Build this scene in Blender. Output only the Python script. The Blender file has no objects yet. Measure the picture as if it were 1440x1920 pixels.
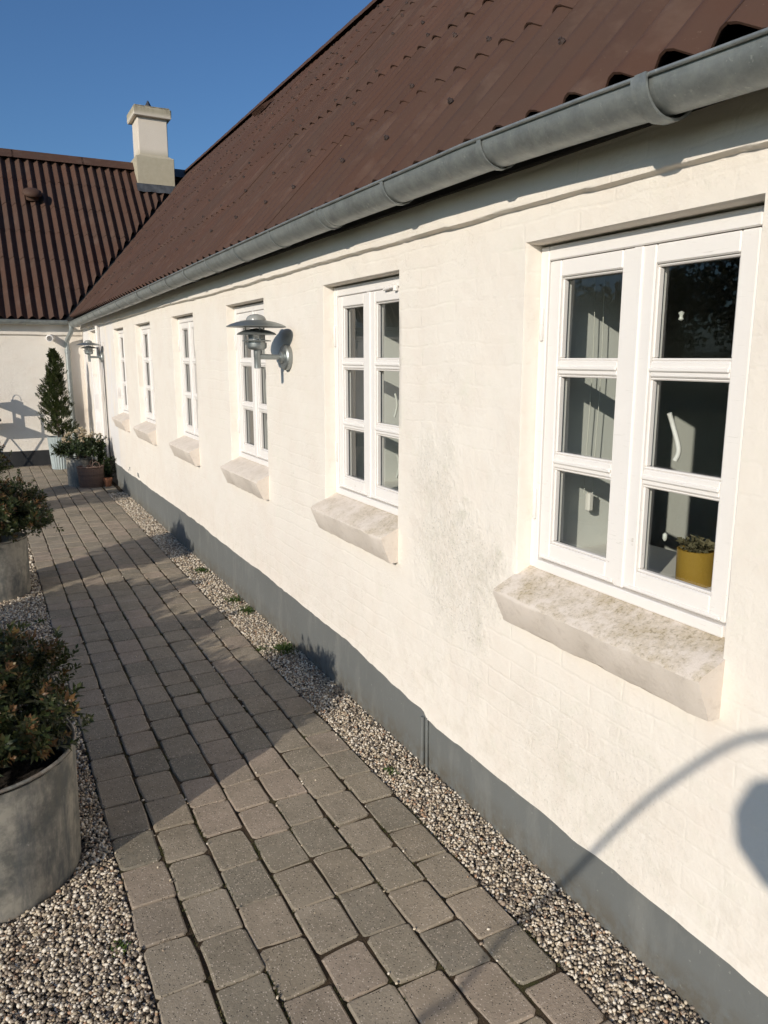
import bpy, bmesh, math, random
import numpy as np
from mathutils import Vector, Matrix, noise as mnoise

random.seed(7)
RNG = np.random.default_rng(11)
SC = bpy.context.scene
COL = SC.collection
R = math.radians

# ------------------------------------------------------------------ camera
cam_data = bpy.data.cameras.new('camera')
cam = bpy.data.objects.new('camera', cam_data)
COL.objects.link(cam)
cam.location = (0, 0, 1.6)
cam.rotation_euler = (R(90 - 11.386), 0, R(-27.418))
cam_data.sensor_fit = 'HORIZONTAL'
cam_data.sensor_width = 36
cam_data.lens = 36
cam_data.clip_start = 0.05
cam_data.clip_end = 3000
SC.camera = cam

# ------------------------------------------------------------------ light
SUN_D = Vector((1, .62, -.452)).normalized()      # direction the light travels
SUN_EL = math.asin(-SUN_D.z)
world = bpy.data.worlds.new('World')
SC.world = world
world.use_nodes = True
wt = world.node_tree
wt.nodes.clear()
sky = wt.nodes.new('ShaderNodeTexSky')
sky.sky_type = 'NISHITA'
sky.sun_disc = False
sky.sun_elevation = SUN_EL
sky.sun_rotation = math.atan2(-SUN_D.x, -SUN_D.y)
sky.altitude = 20
sky.air_density = 1.0
sky.dust_density = 1.2
sky.ozone_density = 4.0
bg = wt.nodes.new('ShaderNodeBackground')
bg.inputs['Strength'].default_value = 0.108
wo = wt.nodes.new('ShaderNodeOutputWorld')
tint = wt.nodes.new('ShaderNodeMix'); tint.data_type = 'RGBA'; tint.blend_type = 'MULTIPLY'
tint.inputs[0].default_value = 1; tint.inputs[7].default_value = (.66, .85, 1.02, 1)    # clear deep-blue winter sky, all over
wt.links.new(sky.outputs[0], tint.inputs[6])
wt.links.new(tint.outputs[2], bg.inputs[0])
wt.links.new(bg.outputs[0], wo.inputs[0])

sun_data = bpy.data.lights.new('sun', 'SUN')
sun_data.energy = 4.05
sun_data.angle = R(0.55)
sun_data.color = (1.0, .905, .77)
sun = bpy.data.objects.new('sun', sun_data)
COL.objects.link(sun)
sun.location = (-20, -12, 12)
sun.rotation_euler = SUN_D.to_track_quat('-Z', 'Y').to_euler()

SC.view_settings.view_transform = 'Standard'
SC.view_settings.look = 'None'
SC.view_settings.gamma = 1
SC.view_settings.use_curve_mapping = False
SC.view_settings.exposure = -0.1
try:
    SC.cycles.max_bounces = 6; SC.cycles.diffuse_bounces = 3; SC.cycles.glossy_bounces = 3; SC.cycles.transmission_bounces = 4
    SC.cycles.transparent_max_bounces = 8
    SC.cycles.caustics_reflective = False; SC.cycles.caustics_refractive = False
    SC.cycles.use_adaptive_sampling = True; SC.cycles.adaptive_threshold = .02; SC.cycles.adaptive_min_samples = 20
except Exception:
    pass

# ================================================================== helpers
def tag(o, label=None, cat=None, group=None, kind=None):
    if label: o['label'] = label
    if cat: o['category'] = cat
    if group: o['group'] = group
    if kind: o['kind'] = kind
    return o

WL = {}
def wloc(o):
    return WL.get(o.name, Vector((0, 0, 0))) if o else Vector((0, 0, 0))

def empty(name, loc, label, cat, group=None):
    o = bpy.data.objects.new(name, None)
    COL.objects.link(o)
    o.location = loc
    o.empty_display_size = .1
    WL[o.name] = Vector(loc)
    return tag(o, label, cat, group)

def link(name, me, mat, parent=None, origin=None):
    o = bpy.data.objects.new(name, me)
    COL.objects.link(o)
    if mat is not None and not me.materials:
        for m in (mat if isinstance(mat, (list, tuple)) else [mat]):
            me.materials.append(m)
    pw = wloc(parent)
    ow = Vector(origin) if origin is not None else pw
    if origin is None and parent is None:
        ow = Vector((0, 0, 0))
    o.location = ow - pw
    if parent: o.parent = parent
    WL[o.name] = ow
    return o

class MB:
    """collects geometry in world coordinates; build() makes ONE mesh object"""
    def __init__(s):
        s.v = []; s.f = []; s.m = []
    def add(s, vs, fs, mi=0):
        b = len(s.v)
        s.v.extend([tuple(p) for p in vs])
        s.f.extend([tuple(i + b for i in f) for f in fs])
        s.m.extend([mi] * len(fs))
        return s
    def box(s, lo, hi, b=0.0, mi=0, jit=0.0):
        lo = list(lo); hi = list(hi)
        for k in range(3):
            if lo[k] > hi[k]: lo[k], hi[k] = hi[k], lo[k]
        b = min(b, *(0.45 * (hi[k] - lo[k]) for k in range(3)))
        if b <= 0:
            vs = [(x, y, z) for z in (lo[2], hi[2]) for y in (lo[1], hi[1]) for x in (lo[0], hi[0])]
            fs = [(0, 2, 3, 1), (4, 5, 7, 6), (0, 1, 5, 4), (2, 6, 7, 3), (0, 4, 6, 2), (1, 3, 7, 5)]
        else:
            vs = []; idx = {}
            for sx in (0, 1):
                for sy in (0, 1):
                    for sz in (0, 1):
                        c = [hi[0] if sx else lo[0], hi[1] if sy else lo[1], hi[2] if sz else lo[2]]
                        sg = [-1 if sx else 1, -1 if sy else 1, -1 if sz else 1]
                        for ax in range(3):      # vertex lying on the face normal to ax
                            p = [c[k] + (0 if k == ax else sg[k] * b) for k in range(3)]
                            idx[(sx, sy, sz, ax)] = len(vs); vs.append(p)
            fs = []
            I = lambda sx, sy, sz, ax: idx[(sx, sy, sz, ax)]
            for t in (0, 1):
                q = [I(t, 0, 0, 0), I(t, 1, 0, 0), I(t, 1, 1, 0), I(t, 0, 1, 0)]; fs.append(q if t else q[::-1])
                q = [I(0, t, 0, 1), I(0, t, 1, 1), I(1, t, 1, 1), I(1, t, 0, 1)]; fs.append(q if t else q[::-1])
                q = [I(0, 0, t, 2), I(1, 0, t, 2), I(1, 1, t, 2), I(0, 1, t, 2)]; fs.append(q if t else q[::-1])
            for a in (0, 1):
                for c in (0, 1):
                    fs.append([I(a, c, 0, 0), I(a, c, 1, 0), I(a, c, 1, 1), I(a, c, 0, 1)])
                    fs.append([I(a, 0, c, 0), I(a, 1, c, 0), I(a, 1, c, 2), I(a, 0, c, 2)])
                    fs.append([I(0, a, c, 1), I(1, a, c, 1), I(1, a, c, 2), I(0, a, c, 2)])
            for sx in (0, 1):
                for sy in (0, 1):
                    for sz in (0, 1):
                        fs.append([I(sx, sy, sz, 0), I(sx, sy, sz, 1), I(sx, sy, sz, 2)])
        if jit:
            vs = [[c + random.uniform(-jit, jit) for c in p] for p in vs]
        return s.add(vs, fs, mi)
    def lathe(s, c, prof, n=24, axis=(0, 0, 1), mi=0, jit=0.0):
        """prof: list of (r, h) along axis from c"""
        ax = Vector(axis).normalized()
        q = ax.to_track_quat('Z', 'Y')
        vs = []; fs = []
        for (r, h) in prof:
            for k in range(n):
                a = 2 * math.pi * k / n
                rr = r * (1 + (random.uniform(-jit, jit) if jit else 0))
                vs.append(Vector(c) + q @ Vector((rr * math.cos(a), rr * math.sin(a), h)))
        for i in range(len(prof) - 1):
            for k in range(n):
                k2 = (k + 1) % n
                fs.append((i * n + k, i * n + k2, (i + 1) * n + k2, (i + 1) * n + k))
        if prof[0][0] > 1e-5: fs.append(tuple(range(n))[::-1])
        if prof[-1][0] > 1e-5: fs.append(tuple((len(prof) - 1) * n + k for k in range(n)))
        return s.add(vs, fs, mi)
    def tube(s, pts, r, n=8, mi=0, caps=True):
        pts = [Vector(p) for p in pts]
        rs = r if isinstance(r, (list, tuple)) else [r] * len(pts)
        vs = []; fs = []
        prev = None
        for i, p in enumerate(pts):
            t = (pts[min(i + 1, len(pts) - 1)] - pts[max(i - 1, 0)]).normalized()
            if prev is None:
                u = t.orthogonal().normalized()
            else:
                u = (prev - t * prev.dot(t))
                u = u.normalized() if u.length > 1e-6 else t.orthogonal().normalized()
            prev = u
            w = t.cross(u)
            for k in range(n):
                a = 2 * math.pi * k / n
                vs.append(p + (u * math.cos(a) + w * math.sin(a)) * rs[i])
        for i in range(len(pts) - 1):
            for k in range(n):
                k2 = (k + 1) % n
                fs.append((i * n + k, i * n + k2, (i + 1) * n + k2, (i + 1) * n + k))
        if caps:
            fs.append(tuple(range(n))[::-1]); fs.append(tuple((len(pts) - 1) * n + k for k in range(n)))
        return s.add(vs, fs, mi)
    def build(s, name, mat, parent=None, smooth=None, origin=None):
        pw = Vector(origin) if origin is not None else wloc(parent)
        me = bpy.data.meshes.new(name)
        me.from_pydata([(p[0] - pw.x, p[1] - pw.y, p[2] - pw.z) for p in s.v], [], s.f)
        for m in (mat if isinstance(mat, (list, tuple)) else [mat]):
            me.materials.append(m)
        if len(set(s.m)) > 1:
            me.polygons.foreach_set('material_index', s.m)
        if smooth is not None:
            me.polygons.foreach_set('use_smooth', [True] * len(me.polygons))
            me.set_sharp_from_angle(angle=R(smooth))
        me.validate()
        return link(name, me, None, parent, pw)

def np_mesh(name, V, F, mats, parent=None, midx=None, smooth=False, attr=None):
    """fast mesh from numpy arrays; F is (n,k) with fixed k"""
    me = bpy.data.meshes.new(name)
    pw = wloc(parent)
    V = np.asarray(V, dtype=np.float32) - np.array(pw, dtype=np.float32)
    F = np.asarray(F, dtype=np.int32)
    n, k = F.shape
    me.vertices.add(len(V)); me.vertices.foreach_set('co', V.ravel())
    me.loops.add(n * k); me.loops.foreach_set('vertex_index', F.ravel())
    me.polygons.add(n)
    me.polygons.foreach_set('loop_start', np.arange(0, n * k, k, dtype=np.int32))
    for m in (mats if isinstance(mats, (list, tuple)) else [mats]): me.materials.append(m)
    if midx is not None: me.polygons.foreach_set('material_index', np.asarray(midx, dtype=np.int32))
    if smooth: me.polygons.foreach_set('use_smooth', np.ones(n, dtype=bool))
    me.update(calc_edges=True)
    return link(name, me, None, parent)

def copy_tree(o, parent=None, name=None):
    c = o.copy(); COL.objects.link(c); c.parent = parent
    for ch in list(o.children): copy_tree(ch, c)
    return c

def hash2(i, j):
    h = (i.astype(np.int64) * 374761393 + j.astype(np.int64) * 668265263) & 0x7fffffff
    h = ((h ^ (h >> 13)) * 1274126177) & 0x7fffffff
    return ((h ^ (h >> 16)) & 0xffff) / 65535.0
def vnoise(x, y):
    x = np.asarray(x, float); y = np.asarray(y, float)
    i = np.floor(x); j = np.floor(y); fx = x - i; fy = y - j
    fx = fx * fx * (3 - 2 * fx); fy = fy * fy * (3 - 2 * fy)
    a = hash2(i, j); b = hash2(i + 1, j); c = hash2(i, j + 1); d = hash2(i + 1, j + 1)
    return (a * (1 - fx) + b * fx) * (1 - fy) + (c * (1 - fx) + d * fx) * fy - .5

# ================================================================== materials
class NT:
    def __init__(s, name):
        s.mat = bpy.data.materials.new(name); s.mat.use_nodes = True
        s.t = s.mat.node_tree; s.t.nodes.clear()
        s.out = s.t.nodes.new('ShaderNodeOutputMaterial')
        s.b = s.t.nodes.new('ShaderNodeBsdfPrincipled')
        s.t.links.new(s.b.outputs[0], s.out.inputs[0])
        s.geo = s.t.nodes.new('ShaderNodeNewGeometry')
        s.pos = s.geo.outputs['Position']
    def n(s, typ, **kw):
        nd = s.t.nodes.new(typ)
        for k, v in kw.items(): setattr(nd, k, v)
        return nd
    def L(s, a, b): s.t.links.new(a, b)
    def put(s, inp, val):
        if isinstance(val, bpy.types.NodeSocket): s.L(val, inp)
        elif isinstance(val, (tuple, list)) and len(val) == 3 and inp.type == 'RGBA': inp.default_value = (*val, 1)
        else: inp.default_value = val
    def scale(s, v, sc):
        m = s.n('ShaderNodeVectorMath', operation='MULTIPLY'); s.put(m.inputs[0], v); m.inputs[1].default_value = sc; return m.outputs[0]
    def noise(s, sc, det=4, rough=.55, vec=None, dist=0.0, col=False):
        m = s.n('ShaderNodeTexNoise'); s.L(vec if vec is not None else s.pos, m.inputs['Vector'])
        m.inputs['Scale'].default_value = sc; m.inputs['Detail'].default_value = det
        m.inputs['Roughness'].default_value = rough; m.inputs['Distortion'].default_value = dist
        return m.outputs[1 if col else 0]
    def voro(s, sc, vec=None, feat='F1', out='Distance'):
        m = s.n('ShaderNodeTexVoronoi', feature=feat); s.L(vec if vec is not None else s.pos, m.inputs['Vector'])
        m.inputs['Scale'].default_value = sc; return m.outputs[out]
    def ramp(s, fac, stops, interp='LINEAR'):
        m = s.n('ShaderNodeValToRGB'); m.color_ramp.interpolation = interp
        e = m.color_ramp.elements
        while len(e) < len(stops): e.new(.5)
        for i, (p, c) in enumerate(stops):
            e[i].position = p
            e[i].color = (c, c, c, 1) if isinstance(c, (int, float)) else (*c, 1)
        s.put(m.inputs[0], fac); return m.outputs[0]
    def mix(s, fac, a, b, mode='MIX'):
        m = s.n('ShaderNodeMix', data_type='RGBA', blend_type=mode)
        s.put(m.inputs[0], fac); s.put(m.inputs[6], a); s.put(m.inputs[7], b); return m.outputs[2]
    def math(s, op, a, b=0.0, c=None, clamp=False):
        m = s.n('ShaderNodeMath', operation=op, use_clamp=clamp); s.put(m.inputs[0], a); s.put(m.inputs[1], b)
        if c is not None: s.put(m.inputs[2], c)
        return m.outputs[0]
    def sep(s, v=None):
        m = s.n('ShaderNodeSeparateXYZ'); s.put(m.inputs[0], v if v is not None else s.pos); return m.outputs
    def range(s, v, a, b, c=0.0, d=1.0, smooth=True):
        m = s.n('ShaderNodeMapRange', interpolation_type='SMOOTHSTEP' if smooth else 'LINEAR')
        s.put(m.inputs[0], v)
        for i, x in enumerate((a, b, c, d)): m.inputs[i + 1].default_value = x
        return m.outputs[0]
    def bump(s, h, strength=.3, dist=.01, normal=None):
        m = s.n('ShaderNodeBump'); m.inputs['Strength'].default_value = strength; m.inputs['Distance'].default_value = dist
        s.put(m.inputs['Height'], h)
        if normal is not None: s.L(normal, m.inputs['Normal'])
        return m.outputs[0]
    def rnd(s):
        """random per object plus random per island"""
        oi = s.n('ShaderNodeObjectInfo')
        return s.math('FRACT', s.math('ADD', oi.outputs['Random'], s.geo.outputs['Random Per Island']))
    def fin(s, col, rough=.8, normal=None, metal=0.0, spec=.5):
        s.put(s.b.inputs['Base Color'], col); s.put(s.b.inputs['Roughness'], rough); s.put(s.b.inputs['Metallic'], metal)
        s.b.inputs['Specular IOR Level'].default_value = spec
        if normal is not None: s.L(normal, s.b.inputs['Normal'])
        return s.mat

def brick_h(N, vec):
    m = N.n('ShaderNodeTexBrick'); N.L(vec, m.inputs['Vector'])
    m.inputs['Color1'].default_value = (1, 1, 1, 1); m.inputs['Color2'].default_value = (.86, .86, .86, 1)
    m.inputs['Mortar'].default_value = (0, 0, 0, 1)
    m.inputs['Scale'].default_value = 1; m.inputs['Mortar Size'].default_value = .007; m.inputs['Mortar Smooth'].default_value = 1
    m.inputs['Brick Width'].default_value = .24; m.inputs['Row Height'].default_value = .067
    return m.outputs[0]

def mat_limewash(name, main=True):
    N = NT(name)
    x, y, z = N.sep()
    cv = N.n('ShaderNodeCombineXYZ')
    wob = N.math('MULTIPLY', N.noise(2.5, 4), .06)
    N.L(N.math('ADD', y if main else x, wob), cv.inputs[0]); N.L(N.math('ADD', z, wob), cv.inputs[1])
    bh = brick_h(N, cv.outputs[0])
    c = N.mix(N.noise(1.3, 4), (.81, .745, .662), (.835, .785, .715))
    c = N.mix(N.ramp(N.noise(5, 5, .65), [(.45, 0), (.72, .5)]), c, (.77, .685, .60))
    c = N.mix(N.ramp(N.noise(9, 6, .7), [(.55, 0), (.75, .35)]), c, (.73, .72, .60))
    if main:
        # weathered grey patch between the two nearest windows, smaller ones lower down
        yy = N.math('ADD', y, N.math('MULTIPLY', N.math('SUBTRACT', N.noise(4.5, 5, .65), .5), .75))
        zz = N.math('ADD', z, N.math('MULTIPLY', N.math('SUBTRACT', N.noise(3.7, 4, .6), .5), 1.1))
        yl = N.math('ADD', yy, N.math('MULTIPLY', N.range(z, .9, 1.2), -.12))
        m1 = N.math('MULTIPLY', N.range(yl, 1.95, 2.12), N.range(yl, 2.52, 2.30))
        m1 = N.math('MULTIPLY', m1, N.math('MULTIPLY', N.range(zz, .42, .75), N.range(zz, 1.38, 1.12)))
        m2 = N.math('MULTIPLY', N.range(y, 1.05, 1.35), N.math('MULTIPLY', N.range(y, 2.1, 1.7), N.range(z, .75, .45)))
        pat = N.math('MAXIMUM', m1, N.math('MULTIPLY', m2, .5))
        dirt = N.math('MULTIPLY', pat, N.math('MULTIPLY', N.ramp(N.noise(9, 8, .8), [(.42, 0), (.64, 1)]), N.ramp(N.noise(48, 5, .75), [(.36, .15), (.6, 1)])))
        c = N.mix(N.math('MULTIPLY', dirt, .40), c, (.42, .40, .31))
        spk = N.math('MULTIPLY', pat, N.ramp(N.noise(95, 4, .7), [(.585, 0), (.66, 1)]))
        c = N.mix(N.math('MULTIPLY', spk, .45), c, (.20, .20, .16))
        # paler bluish limewash next to the door
        m3 = N.math('MULTIPLY', N.range(y, 9.2, 10.0), N.ramp(N.noise(4, 4, vec=N.scale(N.pos, (1, 1, .35))), [(.4, 0), (.6, 1)]))
        c = N.mix(N.math('MULTIPLY', m3, .6), c, (.74, .74, .78))
    # splashed dirt just above the plinth
    sp = N.math('MULTIPLY', N.range(z, .75, .2), N.ramp(N.noise(22, 6, .7), [(.5, 0), (.68, 1)]))
    c = N.mix(N.math('MULTIPLY', sp, .28), c, (.55, .49, .40))
    bmask = N.ramp(N.noise(1.6, 4, .6), [(.36, .05), (.66, .85)])
    rough = N.math('MULTIPLY', N.math('MULTIPLY', bh, bmask), .42)
    rough = N.math('ADD', rough, N.math('MULTIPLY', N.noise(11, 4, .55), 1.5))
    fine = N.math('MULTIPLY', N.noise(60, 6, .7), N.ramp(N.noise(2.7, 4, .6), [(.36, .12), (.66, 1.15)]))
    rough = N.math('ADD', rough, fine)
    cd = N.n('ShaderNodeTexVoronoi', feature='DISTANCE_TO_EDGE'); cd.inputs['Scale'].default_value = 2.3
    N.L(N.scale(N.noise(3.3, 5, .6, col=True), (.9, .9, .9)), cd.inputs['Vector'])
    crack = N.math('MULTIPLY', N.math('LESS_THAN', cd.outputs['Distance'], .0030), N.ramp(N.noise(1.1, 3), [(.50, 0), (.58, 1)]))
    rough = N.math('SUBTRACT', rough, N.math('MULTIPLY', crack, .5))
    c = N.mix(N.math('MULTIPLY', crack, .22), c, (.42, .36, .29))
    if main:
        rough = N.math('ADD', rough, N.math('MULTIPLY', N.math('MULTIPLY', pat, N.noise(48, 6, .75)), 2.6))
    nb = N.bump(rough, .36, .008)
    return N.fin(c, .92, nb, spec=.25)

def mat_simple(name, c1, c2, sc=6, rough=.7, bsc=60, bstr=.2, bdist=.003, metal=0.0, spec=.5, det=5):
    N = NT(name)
    c = N.mix(N.ramp(N.noise(sc, det, .6), [(.35, 0), (.68, 1)]), c1, c2)
    nb = N.bump(N.noise(bsc, 5, .6), bstr, bdist) if bstr else None
    return N.fin(c, rough, nb, metal, spec)

M = {}
M['wall'] = mat_limewash('limewash_wall', True)
M['wall2'] = mat_limewash('limewash_wing', False)

def mk():
    # grey plinth paint
    N = NT('plinth_paint')
    c = N.mix(N.noise(3, 5), (.133, .140, .137), (.170, .178, .172))
    c = N.mix(N.ramp(N.noise(60, 4, .7), [(.66, 0), (.74, 1)]), c, (.34, .34, .31))
    x, y, z = N.sep()
    c = N.mix(N.math('MULTIPLY', N.range(z, .13, -.01), N.ramp(N.noise(24, 6, .7), [(.38, 0), (.58, .9)])), c, (.115, .10, .075))
    c = N.mix(N.ramp(N.noise(8, 6, .7, vec=N.scale(N.pos, (1, 1, .3))), [(.52, 0), (.68, .35)]), c, (.27, .27, .25))
    M['plinth'] = N.fin(c, .72, N.bump(N.noise(28, 5, .6), .3, .006))
    M['plinth_dark'] = mat_simple('plinth_black', (.015, .016, .018), (.03, .03, .032), 6, .6, 40, .2)
    # white window paint, a little flaked
    N = NT('window_paint')
    c = N.mix(N.noise(6, 4), (.80, .765, .73), (.85, .815, .78))
    x, y, z = N.sep()
    fl = N.ramp(N.noise(70, 5, .7, vec=N.scale(N.pos, (1, .35, 1))), [(.655, 0), (.70, 1)])
    low = N.math('MULTIPLY', fl, N.range(z, 1.5, 1.0, .12, 1.0))
    c = N.mix(N.math('MULTIPLY', low, .7), c, (.42, .36, .28))
    ck = N.math('MULTIPLY', N.ramp(N.noise(150, 4, .7, vec=N.scale(N.pos, (1, .06, 1.2))), [(.63, 0), (.67, 1)]), N.ramp(N.noise(5, 3), [(.45, .1), (.62, .8)]))
    c = N.mix(N.math('MULTIPLY', ck, .45), c, (.45, .41, .36))
    M['wpaint'] = N.fin(c, .5, N.bump(N.noise(45, 4, .6, vec=N.scale(N.pos, (1, .3, 1))), .15, .003))
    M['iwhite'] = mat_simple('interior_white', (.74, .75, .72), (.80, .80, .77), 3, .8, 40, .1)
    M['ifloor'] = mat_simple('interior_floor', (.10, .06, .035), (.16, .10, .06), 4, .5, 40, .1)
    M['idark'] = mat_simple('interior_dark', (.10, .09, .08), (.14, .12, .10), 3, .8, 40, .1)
    # sill
    N = NT('sill_whitewash')
    x, y, z = N.sep()
    nz = N.sep(N.geo.outputs['Normal'])[2]
    c = N.mix(N.noise(7, 6, .65), (.70, .62, .545), (.76, .685, .61))
    c = N.mix(N.ramp(N.noise(26, 7, .75), [(.52, 0), (.70, .5)]), c, (.52, .45, .385))
    up = N.range(nz, .3, .8)
    near = N.range(y, 4.0, 1.9, .25, 1.0)
    lich = N.math('MULTIPLY', N.math('MULTIPLY', up, near), N.ramp(N.noise(10, 9, .82), [(.42, 0), (.60, 1)]))
    c = N.mix(N.math('MULTIPLY', lich, .62), c, (.40, .315, .17))
    c = N.mix(N.math('MULTIPLY', lich, N.ramp(N.noise(120, 3), [(.52, 0), (.62, .55)])), c, (.16, .13, .07))
    M['sill'] = N.fin(c, .9, N.bump(N.noise(75, 6, .7), .5, .005), spec=.25)
    # glass
    N = NT('window_glass')
    N.t.nodes.remove(N.b)
    tr = N.n('ShaderNodeBsdfTransparent'); tr.inputs[0].default_value = (.93, .96, .94, 1)
    gl = N.n('ShaderNodeBsdfGlossy'); gl.inputs['Roughness'].default_value = .004
    N.L(N.bump(N.noise(2.2, 1), .012, .02), gl.inputs['Normal'])
    fr = N.n('ShaderNodeLayerWeight'); fr.inputs['Blend'].default_value = .5
    fz = N.math('ADD', N.math('MULTIPLY', N.math('POWER', fr.outputs['Facing'], 4.6), .86), .11)
    ms = N.n('ShaderNodeMixShader'); N.L(fz, ms.inputs[0]); N.L(tr.outputs[0], ms.inputs[1]); N.L(gl.outputs[0], ms.inputs[2])
    N.L(ms.outputs[0], N.out.inputs[0]); M['glass'] = N.mat
    # zinc gutter
    N = NT('zinc')
    c = N.mix(N.ramp(N.noise(16, 6, .7), [(.35, 0), (.65, 1)]), (.26, .285, .285), (.37, .395, .385))
    c = N.mix(N.ramp(N.noise(70, 4, .7), [(.62, 0), (.72, .7)]), c, (.58, .60, .57))
    c = N.mix(N.ramp(N.noise(9, 7, .75), [(.52, 0), (.66, .5)]), c, (.17, .18, .17))
    c = N.mix(N.ramp(N.noise(26, 5, .7, vec=N.scale(N.pos, (.25, 1, .25))), [(.56, 0), (.68, .45)]), c, (.44, .45, .42))
    M['zinc'] = N.fin(c, N.math('ADD', N.math('MULTIPLY', N.noise(30, 4), .25), .38), N.bump(N.noise(40, 5, .6), .12, .004), metal=.55)
    M['zincdark'] = mat_simple('gutter_inside', (.05, .05, .045), (.09, .09, .08), 20, .8, 60, .3)
    N = NT('galvanised')
    v = N.voro(130, out='Color')
    c = N.mix(N.math('MULTIPLY', N.sep(v)[0], .35), (.36, .385, .385), (.25, .275, .275))
    M['galv'] = N.fin(c, .46, N.bump(N.noise(60, 4), .06, .002), metal=.85)
    # roof sheets
    N = NT('roof_sheet')
    r = N.rnd()
    c = N.mix(r, (.080, .042, .029), (.094, .049, .034))
    c = N.mix(N.ramp(N.noise(1.4, 5, .65), [(.40, 0), (.70, .75)]), c, (.078, .050, .038))
    c = N.mix(N.ramp(N.noise(7, 6, .7, vec=N.scale(N.pos, (.22, 1, .22))), [(.50, 0), (.68, .5)]), c, (.062, .040, .031))
    c = N.mix(N.ramp(N.noise(3.1, 5, .7), [(.54, 0), (.68, .45)]), c, (.135, .088, .066))
    c = N.mix(N.ramp(N.noise(75, 5, .75), [(.64, 0), (.71, .55)]), c, (.19, .135, .10))
    c = N.mix(N.ramp(N.noise(17, 5, .75), [(.70, 0), (.73, .8)]), c, (.33, .29, .17))
    M['roof'] = N.fin(c, N.math('ADD', N.math('MULTIPLY', N.noise(9, 5), .3), .55), N.bump(N.noise(160, 4, .7), .12, .002), spec=.2)
    M['roofdark'] = mat_simple('roof_underlay', (.012, .011, .010), (.02, .018, .016), 6, .9, 30, .1)
    M['bolt'] = mat_simple('roof_bolt', (.035, .025, .022), (.09, .06, .05), 40, .6, 90, .2)
    M['lead'] = mat_simple('lead_flashing', (.075, .08, .088), (.13, .135, .145), 9, .55, 40, .2, metal=.4)
    # chimney
    N = NT('chimney_render')
    x, y, z = N.sep()
    c = N.mix(N.noise(4, 5), (.68, .60, .50), (.74, .67, .58))
    e = N.math('MAXIMUM', N.range(z, 5.22, 5.05), N.range(z, 5.70, 5.80))
    c = N.mix(N.math('MULTIPLY', e, .85), c, N.mix(N.noise(11, 5, .7), (.32, .28, .19), (.50, .45, .33)))
    st = N.ramp(N.noise(13, 5, .7, vec=N.scale(N.pos, (1, 1, .16))), [(.48, 0), (.62, 1)])
    c = N.mix(N.math('MULTIPLY', N.math('MULTIPLY', st, N.range(z, 5.74, 5.93)), .85), c, (.06, .05, .035))
    M['chim'] = N.fin(c, .9, N.bump(N.noise(40, 5, .7), .4, .01), spec=.2)
    # pavers
    N = NT('concrete_paver')
    r = N.rnd()
    c = N.ramp(r, [(0, (.285, .240, .178)), (.22, (.352, .298, .230)), (.42, (.240, .213, .165)), (.62, (.330, .278, .207)), (.8, (.365, .292, .230)), (1, (.210, .192, .152))], 'LINEAR')
    c = N.mix(N.ramp(N.noise(7, 5, .65), [(.38, 0), (.7, .55)]), c, (.20, .17, .125))
    c = N.mix(N.ramp(N.noise(38, 5, .7), [(.5, 0), (.75, .6)]), c, (.36, .30, .23))
    c = N.mix(N.ramp(N.noise(2.3, 6, .7), [(.50, 0), (.68, .55)]), c, (.15, .13, .095))
    vo = N.n('ShaderNodeTexVoronoi'); N.L(N.pos, vo.inputs['Vector']); vo.inputs['Scale'].default_value = 190
    vcs = N.sep(vo.outputs['Color']); vc = vcs[0]; vd = vo.outputs['Distance']
    sp = N.math('MULTIPLY', N.math('GREATER_THAN', vc, .80), N.math('LESS_THAN', vd, .36))
    c = N.mix(sp, c, (.54, .46, .38))
    vc2 = vcs[1]; vd2 = vd
    sp2 = N.math('MULTIPLY', N.math('GREATER_THAN', vc2, .86), N.math('LESS_THAN', vd2, .34))
    c = N.mix(sp2, c, (.045, .038, .03))
    h = N.math('ADD', N.noise(120, 4, .7), N.math('MULTIPLY', N.noise(35, 3), .8))
    M['paver'] = N.fin(c, .85, N.bump(h, .5, .005), spec=.35)
    N = NT('joint_soil')
    c = N.mix(N.noise(70, 5, .7), (.035, .024, .015), (.085, .06, .038))
    c = N.mix(N.ramp(N.noise(5, 5, .7), [(.52, 0), (.66, .85)]), c, (.055, .06, .02))
    c = N.mix(N.ramp(N.noise(260, 2), [(.66, 0), (.7, .6)]), c, (.25, .21, .16))
    M['joint'] = N.fin(c, .95, N.bump(N.noise(180, 4, .7), .8, .006), spec=.2)
    # pebbles
    N = NT('pebble')
    r = N.geo.outputs['Random Per Island']
    c = N.ramp(r, [(0, (.06, .05, .042)), (.05, (.14, .115, .09)), (.14, (.27, .22, .17)), (.28, (.46, .38, .27)), (.46, (.34, .26, .19)), (.54, (.65, .555, .42)), (.71, (.80, .725, .61)), (.965, (.42, .25, .15))], 'CONSTANT')
    c = N.mix(N.noise(120, 3), c, N.mix(.35, c, (.4, .33, .26)))
    M['pebble'] = N.fin(c, .55, spec=.4)
    N = NT('gravel_ground')
    v = N.voro(75, out='Color'); vr = N.sep(v)[0]; vd = N.voro(75)
    c = N.ramp(vr, [(0, (.035, .030, .028)), (.25, (.10, .085, .07)), (.45, (.22, .18, .14)), (.7, (.34, .28, .22)), (.88, (.52, .46, .40))], 'CONSTANT')
    c = N.mix(N.ramp(vd, [(.40, 0), (.68, .75)]), c, (.05, .04, .03))
    M['gravel'] = N.fin(c, .8, N.bump(N.math('SUBTRACT', 1.0, vd), .9, .012))
    M['lawn'] = mat_simple('lawn', (.035, .05, .015), (.07, .085, .03), 3, .95, 60, .9, .03)
    # zinc tubs
    N = NT('old_zinc_tub')
    x, y, z = N.sep()
    c = N.mix(N.ramp(N.noise(7, 6, .7), [(.40, 0), (.58, 1)]), (.17, .17, .155), (.45, .42, .36))
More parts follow.
